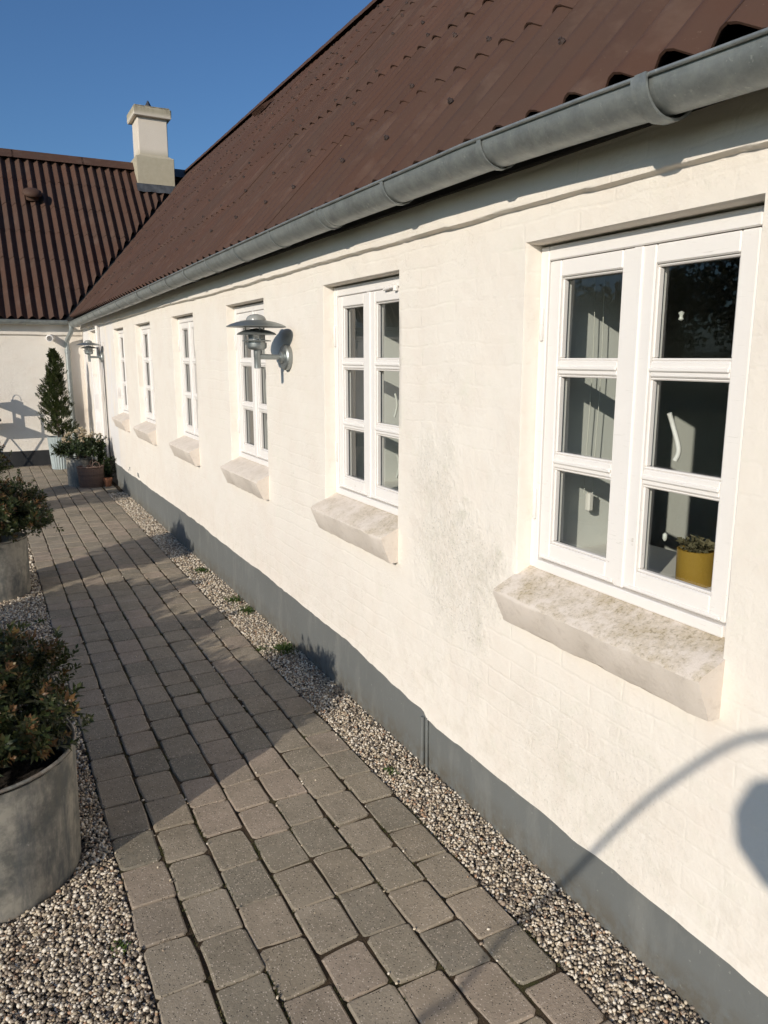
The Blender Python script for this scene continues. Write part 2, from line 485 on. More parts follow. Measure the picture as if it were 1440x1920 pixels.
    c = N.mix(N.ramp(N.noise(30, 6, .75), [(.48, 0), (.66, .6)]), c, (.26, .25, .22))
    c = N.mix(N.ramp(N.noise(6, 6, .75, vec=N.scale(N.pos, (1, 1, .22))), [(.48, 0), (.62, .85)]), c, (.115, .13, .14))
    c = N.mix(N.ramp(N.noise(24, 5, .75), [(.62, 0), (.7, .7)]), c, (.52, .50, .46))
    rim = N.math('MULTIPLY', N.range(z, .375, .43), N.ramp(N.noise(30, 5), [(.4, 0), (.6, 1)]))
    c = N.mix(N.math('MULTIPLY', rim, .6), c, (.20, .10, .05))
    M['tub'] = N.fin(c, .6, N.bump(N.noise(30, 5), .2, .004), metal=.25)
    M['soil'] = mat_simple('potting_soil', (.012, .009, .007), (.03, .022, .016), 40, .95, 90, .8, .01)
    M['planter'] = mat_simple('corrugated_planter', (.36, .42, .43), (.46, .52, .52), 9, .5, 60, .1, metal=.25)
    M['terra'] = mat_simple('terracotta', (.30, .12, .06), (.38, .17, .09), 12, .85, 60, .3)
    # wicker
    N = NT('wicker')
    c = N.mix(N.rnd(), (.10, .062, .048), (.20, .13, .10))
    M['wicker'] = N.fin(c, .7, N.bump(N.noise(120, 3), .3, .003))
    # foliage
    def leaf(name, c1, c2, c3=None, rough=.45, tl=.25):
        N = NT(name); r = N.geo.outputs['Random Per Island']
        st = [(0, c1), (.7, c2)] + ([(1, c3)] if c3 else [])
        c = N.ramp(r, st)
        m = N.fin(c, rough, spec=.35)
        t = N.n('ShaderNodeBsdfTranslucent'); N.put(t.inputs[0], N.mix(.5, c, (.12, .16, .03)))
        ms = N.n('ShaderNodeMixShader'); ms.inputs[0].default_value = tl
        N.L(N.b.outputs[0], ms.inputs[1]); N.L(t.outputs[0], ms.inputs[2]); N.L(ms.outputs[0], N.out.inputs[0])
        return m
    M['leaf'] = leaf('shrub_leaf', (.018, .030, .012), (.045, .060, .020), (.075, .070, .028))
    M['leaf_tip'] = leaf('shrub_tip', (.11, .052, .026), (.16, .085, .034), (.18, .135, .05))
    M['con'] = leaf('conifer_leaf', (.016, .027, .009), (.042, .058, .018), (.075, .080, .028))
    M['tree'] = leaf('tree_leaf', (.018, .026, .012), (.04, .05, .02), (.05, .05, .025), .6)
    M['dkleaf'] = leaf('dark_leaf', (.012, .022, .010), (.035, .055, .018), (.06, .08, .03))
    M['ltleaf'] = leaf('yellow_green_leaf', (.10, .13, .04), (.22, .24, .09), (.30, .27, .12))
    M['petal'] = leaf('petal', (.55, .46, .32), (.68, .60, .46), (.60, .42, .24), .6)
    M['grass'] = leaf('grass_blade', (.045, .085, .018), (.08, .13, .03), (.13, .15, .05), .5)
    M['moss'] = leaf('moss_blade', (.035, .04, .012), (.06, .06, .02), (.09, .075, .03), .8)
    M['dried'] = leaf('dried_leaf', (.10, .09, .05), (.16, .14, .08), (.22, .19, .11), .8)
    M['bark'] = mat_simple('bark', (.055, .04, .03), (.10, .075, .055), 20, .9, 70, .6)
    M['yellow'] = mat_simple('yellow_glaze', (.30, .185, .03), (.34, .21, .04), 6, .25, 40, .05)
    M['black'] = mat_simple('black_iron', (.015, .015, .015), (.03, .028, .026), 20, .55, 60, .2)
    M['cable'] = mat_simple('grey_cable', (.10, .10, .10), (.14, .14, .14), 20, .6, 60, .1)
    M['brass'] = mat_simple('latch_metal', (.62, .62, .56), (.7, .7, .64), 20, .4, 60, .05)
    M['curtain'] = mat_simple('curtain_cloth', (.50, .50, .47), (.58, .57, .54), 9, .9, 200, .2)
    M['bird'] = mat_simple('bird_feathers', (.012, .014, .02), (.03, .032, .045), 20, .6, 60, .2)
mk()

# ================================================================== dimensions
X = 1.44            # face of the long wall
L = 12.75           # face of the cross wing
WIN = [(1.4925, .775), (3.02, .735), (4.60, .745), (6.20, .72), (7.86, .78), (9.33, .72)]
Z0, Z1 = .955, 1.925
DOOR = (10.95, 11.85, .06, 1.96)
Y0 = -3.2
PX0, PX1 = .25, 1.24   # path edges

# ================================================================== ground
g = MB(); g.add([(-900, -900, -.035), (900, -900, -.035), (900, 900, -.035), (-900, 900, -.035)], [(0, 1, 2, 3)])
tag(g.build('ground', M['lawn']), kind='structure')
g = MB(); g.add([(-1.5, -4, -.016), (X + .02, -4, -.016), (X + .02, 13, -.016), (-1.5, 13, -.016)], [(0, 1, 2, 3)])
tag(g.build('gravel_bed', M['gravel']), kind='structure')

path = MB()
def fill_sheet(x0, x1, y0, y1, st):
    xs = np.linspace(x0, x1, int((x1 - x0) / st) + 2); ys = np.linspace(y0, y1, int((y1 - y0) / st) + 2)
    Xg, Yg = np.meshgrid(xs, ys, indexing='ij')
    Zg = -.0075 + .009 * vnoise(Xg * 9, Yg * 9) + .006 * vnoise(Xg * 31, Yg * 31)
    Zg = np.clip(Zg, -.0125, -.0015); n = len(ys)
    path.add(np.stack([Xg, Yg, Zg], -1).reshape(-1, 3).tolist(), [(i * n + j, (i + 1) * n + j, (i + 1) * n + j + 1, i * n + j + 1) for i in range(len(xs) - 1) for j in range(n - 1)])
fill_sheet(PX0 + .004, PX1 - .004, -3, 9.62, .035)
fill_sheet(-3.2, X + .015, 9.625, 12.42, .12)
path = tag(path.build('path', M['joint']), kind='structure')

# ---- pavers: rounded corners, chamfered top, 38 triangles each
def paver_verts(w, l, rg, jit=.0022):
    r = rg.uniform(.005, .012)
    hw, hl = w / 2, l / 2
    c = []
    for (sx, sy) in ((1, 1), (-1, 1), (-1, -1), (1, -1)):
        rr = r * rg.uniform(.7, 1.4)
        p1 = (sx * hw, sy * (hl - rr)); p2 = (sx * (hw - rr), sy * hl)
        c += [p1, p2] if sx * sy > 0 else [p2, p1]
    c = np.array(c)
    order = []
    for k in range(8):
        order.append(c[k])
        if k % 2 == 1: order.append((c[k] + c[(k + 1) % 8]) / 2 + rg.uniform(-.0012, .0012, 2))
    c = np.array(order) + rg.uniform(-jit, jit, (12, 2)); m = 12
    if rg.random() < .25:                    # knocked-off corner
        k = 3 * int(rg.integers(4)); c[k] *= rg.uniform(.90, .96); c[k + 1] *= rg.uniform(.92, .97)
    ch = rg.uniform(.003, .0055)
    t = c * np.array([(hw - ch) / hw, (hl - ch) / hl]) + rg.uniform(-.0008, .0008, (m, 2))
    top = np.c_[t, np.zeros(m) + rg.uniform(-.0008, .0008, m)]
    mid = np.c_[c, np.full(m, -.0035)]
    bot = np.c_[c, np.full(m, -.05)]
    V = np.r_[top, mid, bot]
    F = [tuple(range(m))]
    for a in (0, m):
        for k in range(m):
            k2 = (k + 1) % m
            F.append((a + k, a + k + m, a + k2 + m, a + k2))
    return V, F

rg = np.random.default_rng(5)
LENS = [.145, .175, .19, .20]
PW = (PX1 - PX0) / 7
pav = []       # x, y, w, lidx
for col in range(-24, 8):
    x = PX0 + PW * (col + .5)
    inner = 0 <= col < 7
    if col == 7: x += .012
    y = (-2.9 if inner else 9.64) + rg.uniform(0, .17 if inner else .05)
    end = 12.40
    while y < end:
        li = rg.choice([1, 2, 2, 2, 3]) if y < 3.2 else rg.choice([0, 1, 1, 2, 2])
        l = LENS[li]
        pav.append((x, y + l / 2, PW, li))
        y += l
def near_key(p):
    return (p[1] < 1.0) * 100 + math.hypot(p[0], p[1]) + (0 if 0 <= (p[0] - PX0) <= PX1 - PX0 + .01 else 3)
pav.sort(key=near_key)
variants = {}
for li, l in enumerate(LENS):
    for k in range(5):
        V, F = paver_verts(PW - .0085, l - .005, rg)
        me = bpy.data.meshes.new('paver'); me.from_pydata(V.tolist(), [], F); me.materials.append(M['paver'])
        variants[(li, k)] = me
rest = MB()
for i, (x, y, w, li) in enumerate(pav):
    dx, dy, dz = rg.normal(0, .0012), rg.normal(0, .0015), rg.normal(0, .0012)
    rz = rg.normal(0, .009); rx, ry = rg.normal(0, .004, 2)
    if i < 300:
        o = bpy.data.objects.new('paver', variants[(li, int(rg.integers(5)))]); COL.objects.link(o)
        o.parent = path; o.location = (x + dx, y + dy, dz)
        o.rotation_euler = (rx, ry, rz + (math.pi if rg.random() < .5 else 0))
    else:
        V, F = paver_verts(w - .0085, LENS[li] - .005, rg)
        c, s = math.cos(rz), math.sin(rz)
        V2 = np.c_[V[:, 0] * c - V[:, 1] * s + x + dx, V[:, 0] * s + V[:, 1] * c + y + dy, V[:, 2] + dz]
        rest.add(V2.tolist(), F)
o = rest.build('paver_field', M['paver'], path); tag(o, kind='stuff')

# ---- moss and seedlings in the joints
def moss():
    rg = np.random.default_rng(33); P = []
    for _ in range(170):
        y = rg.uniform(1.0, 7.5); k = rg.integers(0, 8)
        x = PX0 + PW * k if k not in (0, 7) else (PX0 + .002 if k == 0 else PX1 - .002)
        n = int(rg.integers(10, 34)); ln = rg.uniform(.01, .05)
        P.append(np.c_[x + rg.normal(0, .0028, n), y + rg.normal(0, ln, n), np.full(n, -.006)])
    P = np.vstack(P); n = len(P)
    D = rg.normal(0, .6, (n, 3)); D[:, 2] = np.abs(D[:, 2]) + .45
    return P, D, n, rg
# ---- pebbles
ico = bmesh.new(); bmesh.ops.create_icosphere(ico, subdivisions=1, radius=1)
ICO_V = np.array([v.co[:] for v in ico.verts]); ICO_F = np.array([[v.index for v in f.verts] for f in ico.faces]); ico.free()
def pebbles(name, pts, rad, zlo, zhi, label, kind='stuff', parent=None):
    n = len(pts)
    rg = np.random.default_rng(len(pts))
    sc = rad[:, None] * rg.uniform(.62, 1.25, (n, 3)) * np.array([1, 1, .72])
    ax = rg.normal(size=(n, 4)); ax /= np.linalg.norm(ax, axis=1)[:, None]
    a, b, c, d = ax.T
    Rm = np.stack([np.stack([a*a+b*b-c*c-d*d, 2*(b*c-a*d), 2*(b*d+a*c)], -1),
                   np.stack([2*(b*c+a*d), a*a-b*b+c*c-d*d, 2*(c*d-a*b)], -1),
                   np.stack([2*(b*d-a*c), 2*(c*d+a*b), a*a-b*b-c*c+d*d], -1)], 1)
    lump = 1 + rg.uniform(-.16, .16, (n, 12, 1))
    P = ICO_V[None] * sc[:, None, :] * lump
    P = np.einsum('nij,nkj->nki', Rm, P)
    P[:, :, 2] *= .85
    P[:, :, 0] += pts[:, 0][:, None]; P[:, :, 1] += pts[:, 1][:, None]
    P[:, :, 2] += rg.uniform(zlo, zhi, n)[:, None]
    F = (ICO_F[None] + (np.arange(n) * 12)[:, None, None]).reshape(-1, 3)
    o = np_mesh(name, P.reshape(-1, 3), F, M['pebble'], parent, smooth=True)
    return tag(o, label, 'gravel' if label else None, kind=kind)
def scatter(x0, x1, y0, y1, dens, rg):
    n = int((x1 - x0) * (y1 - y0) * dens)
    return np.c_[rg.uniform(x0, x1, n), rg.uniform(y0, y1, n)]
def gp(regs, seed):
    rg = np.random.default_rng(seed); P = []; Q = []
    for (x0, x1, y0, y1, dens, r0, r1) in regs:
        p = scatter(x0, x1, y0, y1, dens, rg); P.append(p); Q.append(rg.uniform(r0, r1, len(p)))
    return np.vstack(P), np.concatenate(Q)
P_, Q_ = gp([(PX1 + .004, X + .008, .4, 4.5, 22000, .0036, .0080), (PX1 + .004, X + .008, 4.5, 9.62, 13000, .005, .0095)], 3)
pebbles('wall_gravel', P_, Q_, -.016, -.001, 'mixed pale and brown pebbles in the strip between path and wall')
P_, Q_ = gp([(-.30, PX0 - .002, 1.1, 3.0, 22000, .0036, .0080), (-.30, PX0 - .002, 3.0, 6.2, 10000, .005, .0095),
             (-.30, PX0 - .002, 6.2, 9.6, 4500, .008, .013), (-1.1, -.30, .6, 5, 3500, .007, .012)], 4)
keep = (np.hypot(P_[:, 0] + .13, P_[:, 1] - 2.53) > .30) & (np.hypot(P_[:, 0] + .06, P_[:, 1] - 5.80) > .255)
pebbles('bed_gravel', P_[keep], Q_[keep], -.016, -.001, 'mixed pale and brown pebbles around the zinc tubs left of the path')
# stray pebbles on the paving, in joints
rg = np.random.default_rng(9)
sx = np.r_[rg.uniform(PX0, PX1, 90), PX1 - np.abs(rg.normal(0, .05, 60)), PX0 + np.abs(rg.normal(0, .04, 50))]
sy = np.r_[rg.uniform(1, 6, 200)]
jx = np.round((sx - PX0) / PW) * PW + PX0
sx = np.where(rg.random(200) < .7, jx + rg.normal(0, .004, 200), sx)
pebbles('stray_pebbles', np.c_[sx, sy], rg.uniform(.003, .006, 200), .001, .003, 'few stray pebbles lying loose on the grey path')

# ================================================================== farmhouse
house = empty('farmhouse', (X, 5, 0), 'long low whitewashed farmhouse with brown corrugated roof and white windows', 'house')

_py = [-4, .9, 1.5, 2.415, 2.43, 3.15, 4.5, 6.0, 9.0, 12, 13]
_pz = [.19, .20, .207, .205, .228, .283, .30, .312, .285, .28, .28]
def ptop(y):
    y = np.asarray(y, float)
    return np.interp(y, _py, _pz) + .012 * vnoise(y * 7, y * 0 + 3) + .010 * vnoise(y * 2.1, y * 0 + 8) + .006 * vnoise(y * 24, y * 0 + 5)

def lin(a, b, st):
    n = max(1, int(round((b - a) / st))); return list(np.linspace(a, b, n + 1))[:-1]
openings = [(c - w / 2, c + w / 2, Z0 - .06, Z1) for c, w in WIN] + [DOOR]

def build_wall():
    ys = []
    marks = sorted([Y0] + [v for o in openings for v in o[:2]] + [L + .01])
    for a, b in zip(marks[:-1], marks[1:]):
        st = .025 if a < 4 else .05
        ys += lin(a, b, st)
    ys.append(marks[-1]); ys = np.array(ys)
    zl = np.linspace(0, 1, 22)                    # from plinth top up to sill height
    zs = lin(Z0 - .06, Z1, .035) + lin(Z1, 2.0, .018) + lin(2.0, 2.035, .0035) + lin(2.035, 2.16, .03) + [2.16]
    zs = np.array(zs[1:])
    Yg = np.repeat(ys[:, None], len(zl) + len(zs), 1)
    pt = ptop(ys)
    Zg = np.concatenate([pt[:, None] + (Z0 - .06 - pt)[:, None] * zl[None], np.repeat(zs[None], len(ys), 0)], 1)
    # large undulation, brushed-over brick courses, cornice
    D = .012 * vnoise(Yg * 1.1, Zg * 1.4) + .006 * vnoise(Yg * 4, Zg * 5) + .003 * vnoise(Yg * 13, Zg * 17)
    edge = 2.013 + .010 * vnoise(Yg * 2.3, Yg * 0 + 1) + .006 * vnoise(Yg * 9, Yg * 0 + 2) + .003 * vnoise(Yg * 33, Yg * 0 + 4)
    s = np.clip((Zg - edge) / .007, 0, 1); s = s * s * (3 - 2 * s)
    D = D * .6 + s * (.022 + .008 * vnoise(Yg * 3, Zg * 9))
    # thickened lower lip
    lip = np.clip(1 - (Zg - pt[:, None]) / .03, 0, 1)
    D += .004 * lip
    Xg = X - D
    ny, nz = Yg.shape
    V = np.stack([Xg, Yg, Zg], -1).reshape(-1, 3).tolist()
    zall = np.concatenate([np.r_[pt[len(pt)//2] + (Z0 - .06 - pt[len(pt)//2]) * zl], zs])
    def inside(i, j):
        yc = (ys[i] + ys[i + 1]) / 2; zc = Zg[i, j:j + 2].mean()
        for (a, b, c, d) in openings:
            if a < yc < b and c < zc < d: return True
        return False
    ins = np.array([[inside(i, j) for j in range(nz - 1)] for i in range(ny - 1)])
    F = []
    idx = lambda i, j: i * nz + j
    for i in range(ny - 1):
        for j in range(nz - 1):
            if not ins[i, j]:
                F.append((idx(i, j), idx(i, j + 1), idx(i + 1, j + 1), idx(i + 1, j)))
    # reveals
    new = {}
    def ring(v, yc, zc, k):
        key = (v, yc, k)
        if key not in new:
            p = V[v]
            sy = .005 * (1 if p[1] < yc else -1); sz = .005 * (1 if p[2] < zc else -1)
            V.append((X + (.007 if k == 0 else .16), p[1] + sy, p[2] + sz)); new[key] = len(V) - 1
        return new[key]
    for i in range(ny - 1):
        for j in range(nz - 1):
            if not ins[i, j]: continue
            yc0 = (ys[i] + ys[i + 1]) / 2
            op = [o for o in openings if o[0] < yc0 < o[1]][0]
            yc, zc = (op[0] + op[1]) / 2, (op[2] + op[3]) / 2
            sides = []
            if i == 0 or not ins[i - 1, j]: sides.append((idx(i, j), idx(i, j + 1)))
            if i == ny - 2 or not ins[i + 1, j]: sides.append((idx(i + 1, j + 1), idx(i + 1, j)))
            if j == 0 or not ins[i, j - 1]: sides.append((idx(i + 1, j), idx(i, j)))
            if j == nz - 2 or not ins[i, j + 1]: sides.append((idx(i, j + 1), idx(i + 1, j + 1)))
            for a, b in sides:
                a0, b0 = ring(a, yc, zc, 0), ring(b, yc, zc, 0); a1, b1 = ring(a, yc, zc, 1), ring(b, yc, zc, 1)
                F.append((a, b, b0, a0)); F.append((a0, b0, b1, a1))
    # underside lip
    for i in range(ny - 1):
        if ins[i, 0]: continue
        a, b = idx(i, 0), idx(i + 1, 0)
        V.append((X + .02, V[a][1], V[a][2] + .003)); V.append((X + .02, V[b][1], V[b][2] + .003))
        F.append((a, b, len(V) - 1, len(V) - 2))
    m = MB(); m.v = V; m.f = F; m.m = [0] * len(F)
    return m.build('wall', M['wall'], house, smooth=48)
build_wall()

# plinth
pl = MB()
ys = np.arange(Y0, L + .02, .06); zs = np.linspace(-.06, .36, 9)
ys = ys[(ys < DOOR[0] - .02) | (ys > DOOR[1] + .02)]
Yg, Zg = np.meshgrid(ys, zs, indexing='ij')
Xg = X + .007 - .005 * vnoise(Yg * 3, Zg * 6) - .002 * vnoise(Yg * 11, Zg * 15) - .004 * (Yg > 2.425)
V = np.stack([Xg, Yg, Zg], -1).reshape(-1, 3).tolist(); nz = len(zs)
F = [(i * nz + j, i * nz + j + 1, (i + 1) * nz + j + 1, (i + 1) * nz + j) for i in range(len(ys) - 1) for j in range(nz - 1) if ys[i + 1] - ys[i] < .2]
pl.add(V, F)
plinth = pl.build('plinth', M['plinth'], house, smooth=60)
# painted-over pipe stub on the plinth
s = MB(); s.tube([(X - .004, 2.435, -.03), (X - .004, 2.435, .205)], .009, 10); s.tube([(X - .001, 2.405, -.03), (X - .001, 2.405, .212)], .006, 8)
s.build('plinth_strip', M['plinth'], house, smooth=50)

# ---- window
def window(k, c, w):
    y0, y1 = c - w / 2 + .006, c + w / 2 - .006
    z0, z1 = Z0, Z1 - .012
    xf = X + .050
    wn = MB()
    fw = .036
    wn.box((xf, y0, z0), (xf + .07, y0 + fw, z1), .003)
    wn.box((xf, y1 - fw, z0), (xf + .07, y1, z1), .003)
    wn.box((xf + .0005, y0 + fw, z1 - .040), (xf + .07, y1 - fw, z1), .003)
    wn.box((xf - .006, y0 + fw, z0), (xf + .07, y1 - fw, z0 + .030), .003)
    root = wn.build('window', M['wpaint'], house)
    # two sashes
    m = .014
    for sgn in (-1, 1):
        if sgn < 0: a, b = y0 + fw + .0025, c - m / 2 - .001
        else: a, b = c + m / 2 + .001, y1 - fw - .0025
        zb, zt = z0 + .0335, z1 - .0425
        st = .048
        sb = MB(); xs = xf + .004
        sb.box((xs, a, zb), (xs + .045, a + st, zt), .0035)
        sb.box((xs, b - st, zb), (xs + .045, b, zt), .0035)
        sb.box((xs + .0006, a + st, zb), (xs + .045, b - st, zb + .055), .0035)
        sb.box((xs + .0006, a + st, zt - .046), (xs + .045, b - st, zt), .0035)
        # weather moulding along bottom rail
        sb.box((xs - .007, a + .012, zb + .004), (xs + .001, b - .012, zb + .014), .003)
        sash = sb.build('sash', M['wpaint'], root)
        ga, gb = a + st, b - st
        gz0, gz1 = zb + .055, zt - .046
        ph = (gz1 - gz0 - 2 * .040) / 3
        for r in range(3):
            p0 = gz0 + r * (ph + .040); p1 = p0 + ph
            pn = MB()
            t = [random.uniform(-.0016, .0016) for _ in range(4)]
            xg = xs + .027
            e = .004
            q = [(xg + t[0], ga - e, p0 - e), (xg + t[1], gb + e, p0 - e), (xg + t[2], gb + e, p1 + e), (xg + t[0] - t[1] + t[2], ga - e, p1 + e)]
            q2 = [(p[0] + .004, p[1], p[2]) for p in q]
            pn.add(q, [(0, 3, 2, 1)])
            pn.build('pane', M['glass'], root)
            # glazing bead around the pane (sloped putty)
            bd = MB()
            for (u0, v0, u1, v1) in ((ga, p0, gb, p0 + .007), (ga, p1 - .007, gb, p1), (ga, p0 + .007, ga + .007, p1 - .007), (gb - .007, p0 + .007, gb, p1 - .007)):
                bd.box((xs + .008, u0, v0), (xs + .0268, u1, v1), .003)
            # inner rebate line (spacer of the double glazing)
            bd.build('glazing_bead', M['wpaint'], root)
            if r < 2:
                gb_ = MB()
                gb_.box((xs + .003, ga, p1), (xs + .045, gb, p1 + .040), .004)
                gb_.box((xs - .003, ga + .0005, p1 + .014), (xs + .004, gb - .0005, p1 + .026), .003)
                gb_.build('glazing_bar', M['wpaint'], root)
        # hinges
        hy = y0 + .020 if sgn < 0 else y1 - .020
        for hz in (z0 + .20, z1 - .22):
            h = MB(); h.lathe((xf - .004, hy, hz - .045), [(.0045, 0), (.0065, .003), (.0065, .043), (.0050, .0445), (.0065, .046), (.0065, .088), (.0035, .094)], 10)
            h.build('hinge', M['wpaint'], root, smooth=40)
    # mullion cover strip
    mu = MB(); mu.box((xf - .001, c - .018, z0 + .032), (xf + .012, c + .018, z1 - .042), .004)
    mu.build('mullion', M['wpaint'], root)
    # sloping whitewashed sill
    sl = MB()
    n = 26
    prof = [(X + .062, Z0 + .004), (X - .004, Z0 - .028), (X - .078, Z0 - .058), (X - .084, Z0 - .066), (X - .082, Z0 - .074), (X - .045, Z0 - .160), (X - .036, Z0 - .170), (X + .02, Z0 - .170)]
    ya, yb = c - w / 2 - .006, c + w / 2 + .004
    V = []
    for i in range(n + 1):
        y = ya + (yb - ya) * i / n
        for j, (px, pz) in enumerate(prof):
            q = .0035 * mnoise.noise(Vector((y * 9 + k * 7, j * 1.7, 0))) + .003 * mnoise.noise(Vector((y * 30 + k * 7, j * 2.7, 3)))
            e = .004 if i in (0, n) and j in (2, 3, 4, 5) else 0
            inset = 0
            V.append((px + q + e, y, pz + q))
    np_ = len(prof)
    F = [(i * np_ + j, i * np_ + j + 1, (i + 1) * np_ + j + 1, (i + 1) * np_ + j) for i in range(n) for j in range(np_ - 1)]
    F += [tuple(range(np_))[::-1], tuple(n * np_ + j for j in range(np_))]
    sl.add(V, F)
    sl.build('sill', M['sill'], root, smooth=40)
    return root
wins = [window(k, c, w) for k, (c, w) in enumerate(WIN)]

# window stays and latches on the two nearest windows (parts of those windows)
def curve_pts(P, n=6):
    P = [Vector(p) for p in P]; out = []
    for i in range(len(P) - 1):
        a, b = P[max(i - 1, 0)], P[i]; c, d = P[i + 1], P[min(i + 2, len(P) - 1)]
        for t in range(n):
            u = t / n
            out.append(.5 * ((2 * b) + (c - a) * u + (2 * a - 5 * b + 4 * c - d) * u * u + (3 * b - a - 3 * c + d) * u ** 3))
    out.append(P[-1]); return out
s = MB(); s.tube(curve_pts([(X + .115, 1.415, 1.46), (X + .125, 1.410, 1.43), (X + .13, 1.39, 1.37), (X + .125, 1.395, 1.34)]), .0065, 8)
s.build('window_stay', M['wpaint'], wins[0], smooth=50)
s = MB(); s.lathe((X + .115, 1.40, 1.70), [(.002, -.012), (.007, -.008), (.004, 0), (.008, .008), (.002, .012)], 8); s.lathe((X + .115, 1.40, 1.14), [(.002, -.012), (.006, -.006), (.006, .006), (.002, .01)], 8)
s.build('latch_knob', M['brass'], wins[0], smooth=50)
s = MB(); s.tube(curve_pts([(X + .045, 2.76, 1.875), (X + .040, 2.80, 1.872), (X + .044, 2.86, 1.868)]), .006, 8); s.lathe((X + .046, 2.765, 1.868), [(.004, -.012), (.012, -.01), (.012, .01), (.004, .014)], 8)
s.build('window_stay', M['wpaint'], wins[1], smooth=50)
for (yy, zz) in ((2.90, 1.40), (2.88, 1.14)):
    s = MB(); s.tube(curve_pts([(X + .118, yy, zz + .05), (X + .125, yy - .004, zz), (X + .118, yy + .006, zz - .05)]), .005, 8)
    s.build('window_stay', M['brass'], wins[1], smooth=50)

# ---- door
(da, db, dz0, dz1) = DOOR
d = MB(); xd = X + .06
d.box((xd, da + .006, dz0), (xd + .07, da + .05, dz1 - .006), .003); d.box((xd, db - .05, dz0), (xd + .07, db - .006, dz1 - .006), .003)
d.box((xd + .001, da + .05, dz1 - .06), (xd + .07, db - .05, dz1 - .006), .003)
door = d.build('door', M['wpaint'], house)
lf = MB(); a, b = da + .054, db - .054
xl = xd + .006
gw = (b - a - .10 * 2 - .06) / 2
cols = [(a + .10, a + .10 + gw), (b - .10 - gw, b - .10)]
rows = [(1.02, 1.30), (1.34, 1.60), (1.64, 1.84)]
lf.box((xl, a, .08), (xl + .045, a + .10, dz1 - .065), .003); lf.box((xl, b - .10, .08), (xl + .045, b, dz1 - .065), .003)
lf.box((xl + .001, cols[0][1], .08), (xl + .045, cols[1][0], dz1 - .065), .003)
for (ca, cb) in cols:
    for (r0, r1) in ((.08, .22), (.92, 1.02), (1.30, 1.34), (1.60, 1.64), (1.84, dz1 - .065)):
        lf.box((xl + .001, ca, r0), (xl + .045, cb, r1), .003)
    lf.box((xl + .014, ca, .22), (xl + .03, cb, .92), .002)
lf.build('door_leaf', M['wpaint'], door)
for (ca, cb) in cols:
    for (r0, r1) in rows:
        p = MB(); p.add([(xl + .02, ca - .003, r0 - .003), (xl + .02, cb + .003, r0 - .003), (xl + .02, cb + .003, r1 + .003), (xl + .02, ca - .003, r1 + .003)], [(0, 3, 2, 1)])
        p.build('pane', M['glass'], door)
h = MB(); h.tube([(xl - .03, a + .05, .98), (xl - .03, a + .16, .98)], .009, 8); h.tube([(xl, a + .055, .98), (xl - .032, a + .055, .98)], .008, 8)
h.build('handle', M['galv'], door, smooth=50)
st = MB(); st.box((X - .10, da - .02, -.02), (X + .16, db + .02, dz0 - .003), .01); st.build('doorstep', M['sill'], door)

# ---- wall behind the face (gives the inner reveals) and rooms
iw = MB(); xa, xb = X + .165, X + .47
edges = sorted([(o[0] - .0, o[1] + .0, o[2], o[3]) for o in openings])
yc = Y0
for (a, b, c, dd) in edges:
    iw.box((xa, yc, -.05), (xb, a - .002, 2.16)); yc = b + .002
    iw.box((xa, a - .002, -.05), (xb, b + .002, c + .06)); iw.box((xa, a - .002, dd - .0), (xb, b + .002, 2.16))
iw.box((xa, yc, -.05), (xb, L + .3, 2.16))
iw.build('inner_wall', M['iwhite'], house)
for k, (c, w) in enumerate(WIN):
    b = MB(); b.box((X + .125, c - w / 2 - .001, Z0 + .005), (xb + .03, c + w / 2 + .001, Z0 + .032), .004)
    b.build('window_board', M['wpaint'], wins[k])
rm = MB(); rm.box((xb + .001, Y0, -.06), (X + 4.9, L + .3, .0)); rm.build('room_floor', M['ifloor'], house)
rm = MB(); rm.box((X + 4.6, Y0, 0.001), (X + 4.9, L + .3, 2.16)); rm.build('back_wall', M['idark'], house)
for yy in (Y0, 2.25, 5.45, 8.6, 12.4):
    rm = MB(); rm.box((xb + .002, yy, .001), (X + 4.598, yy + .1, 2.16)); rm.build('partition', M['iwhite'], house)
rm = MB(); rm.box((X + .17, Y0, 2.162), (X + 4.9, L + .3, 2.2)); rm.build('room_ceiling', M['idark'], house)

# ---- roofs
TP = math.tan(R(48)); CP, SP = math.cos(R(48)), math.sin(R(48))
PITCH = .1425; AMP = .0185
def sheet_mesh(U, V, N_, nw, ln, lift=.0065, amp=AMP, th=.006):
    ns = 8 * nw; U, V, N_ = Vector(U), Vector(V), Vector(N_)
    vs = []
    for e, (v, am, w0) in enumerate(((0, amp * 1.10, lift), (ln * .10, amp, lift * .85), (ln, amp, 0))):
        for t in (0, -th):
            for i in range(ns + 1):
                u = i * PITCH / 8
                w = am * math.cos(2 * math.pi * i / 8) + w0 + t
                vs.append(U * u + V * v + N_ * w)
    n1 = ns + 1; fs = []
    for e in (0, 1):
        b = e * 2 * n1
        for i in range(ns):
            fs.append((b + i, b + i + 1, b + 2 * n1 + i + 1, b + 2 * n1 + i))
            fs.append((b + n1 + i + 1, b + n1 + i, b + 3 * n1 + i, b + 3 * n1 + i + 1))
    for i in range(ns):
        fs.append((i + 1, i, n1 + i, n1 + i + 1))
    for s_ in (0, ns):
        q = [s_, 2 * n1 + s_, 3 * n1 + s_, n1 + s_]; fs.append(q if s_ else q[::-1])
        q = [2 * n1 + s_, 4 * n1 + s_, 5 * n1 + s_, 3 * n1 + s_]; fs.append(q if s_ else q[::-1])
    return vs, fs
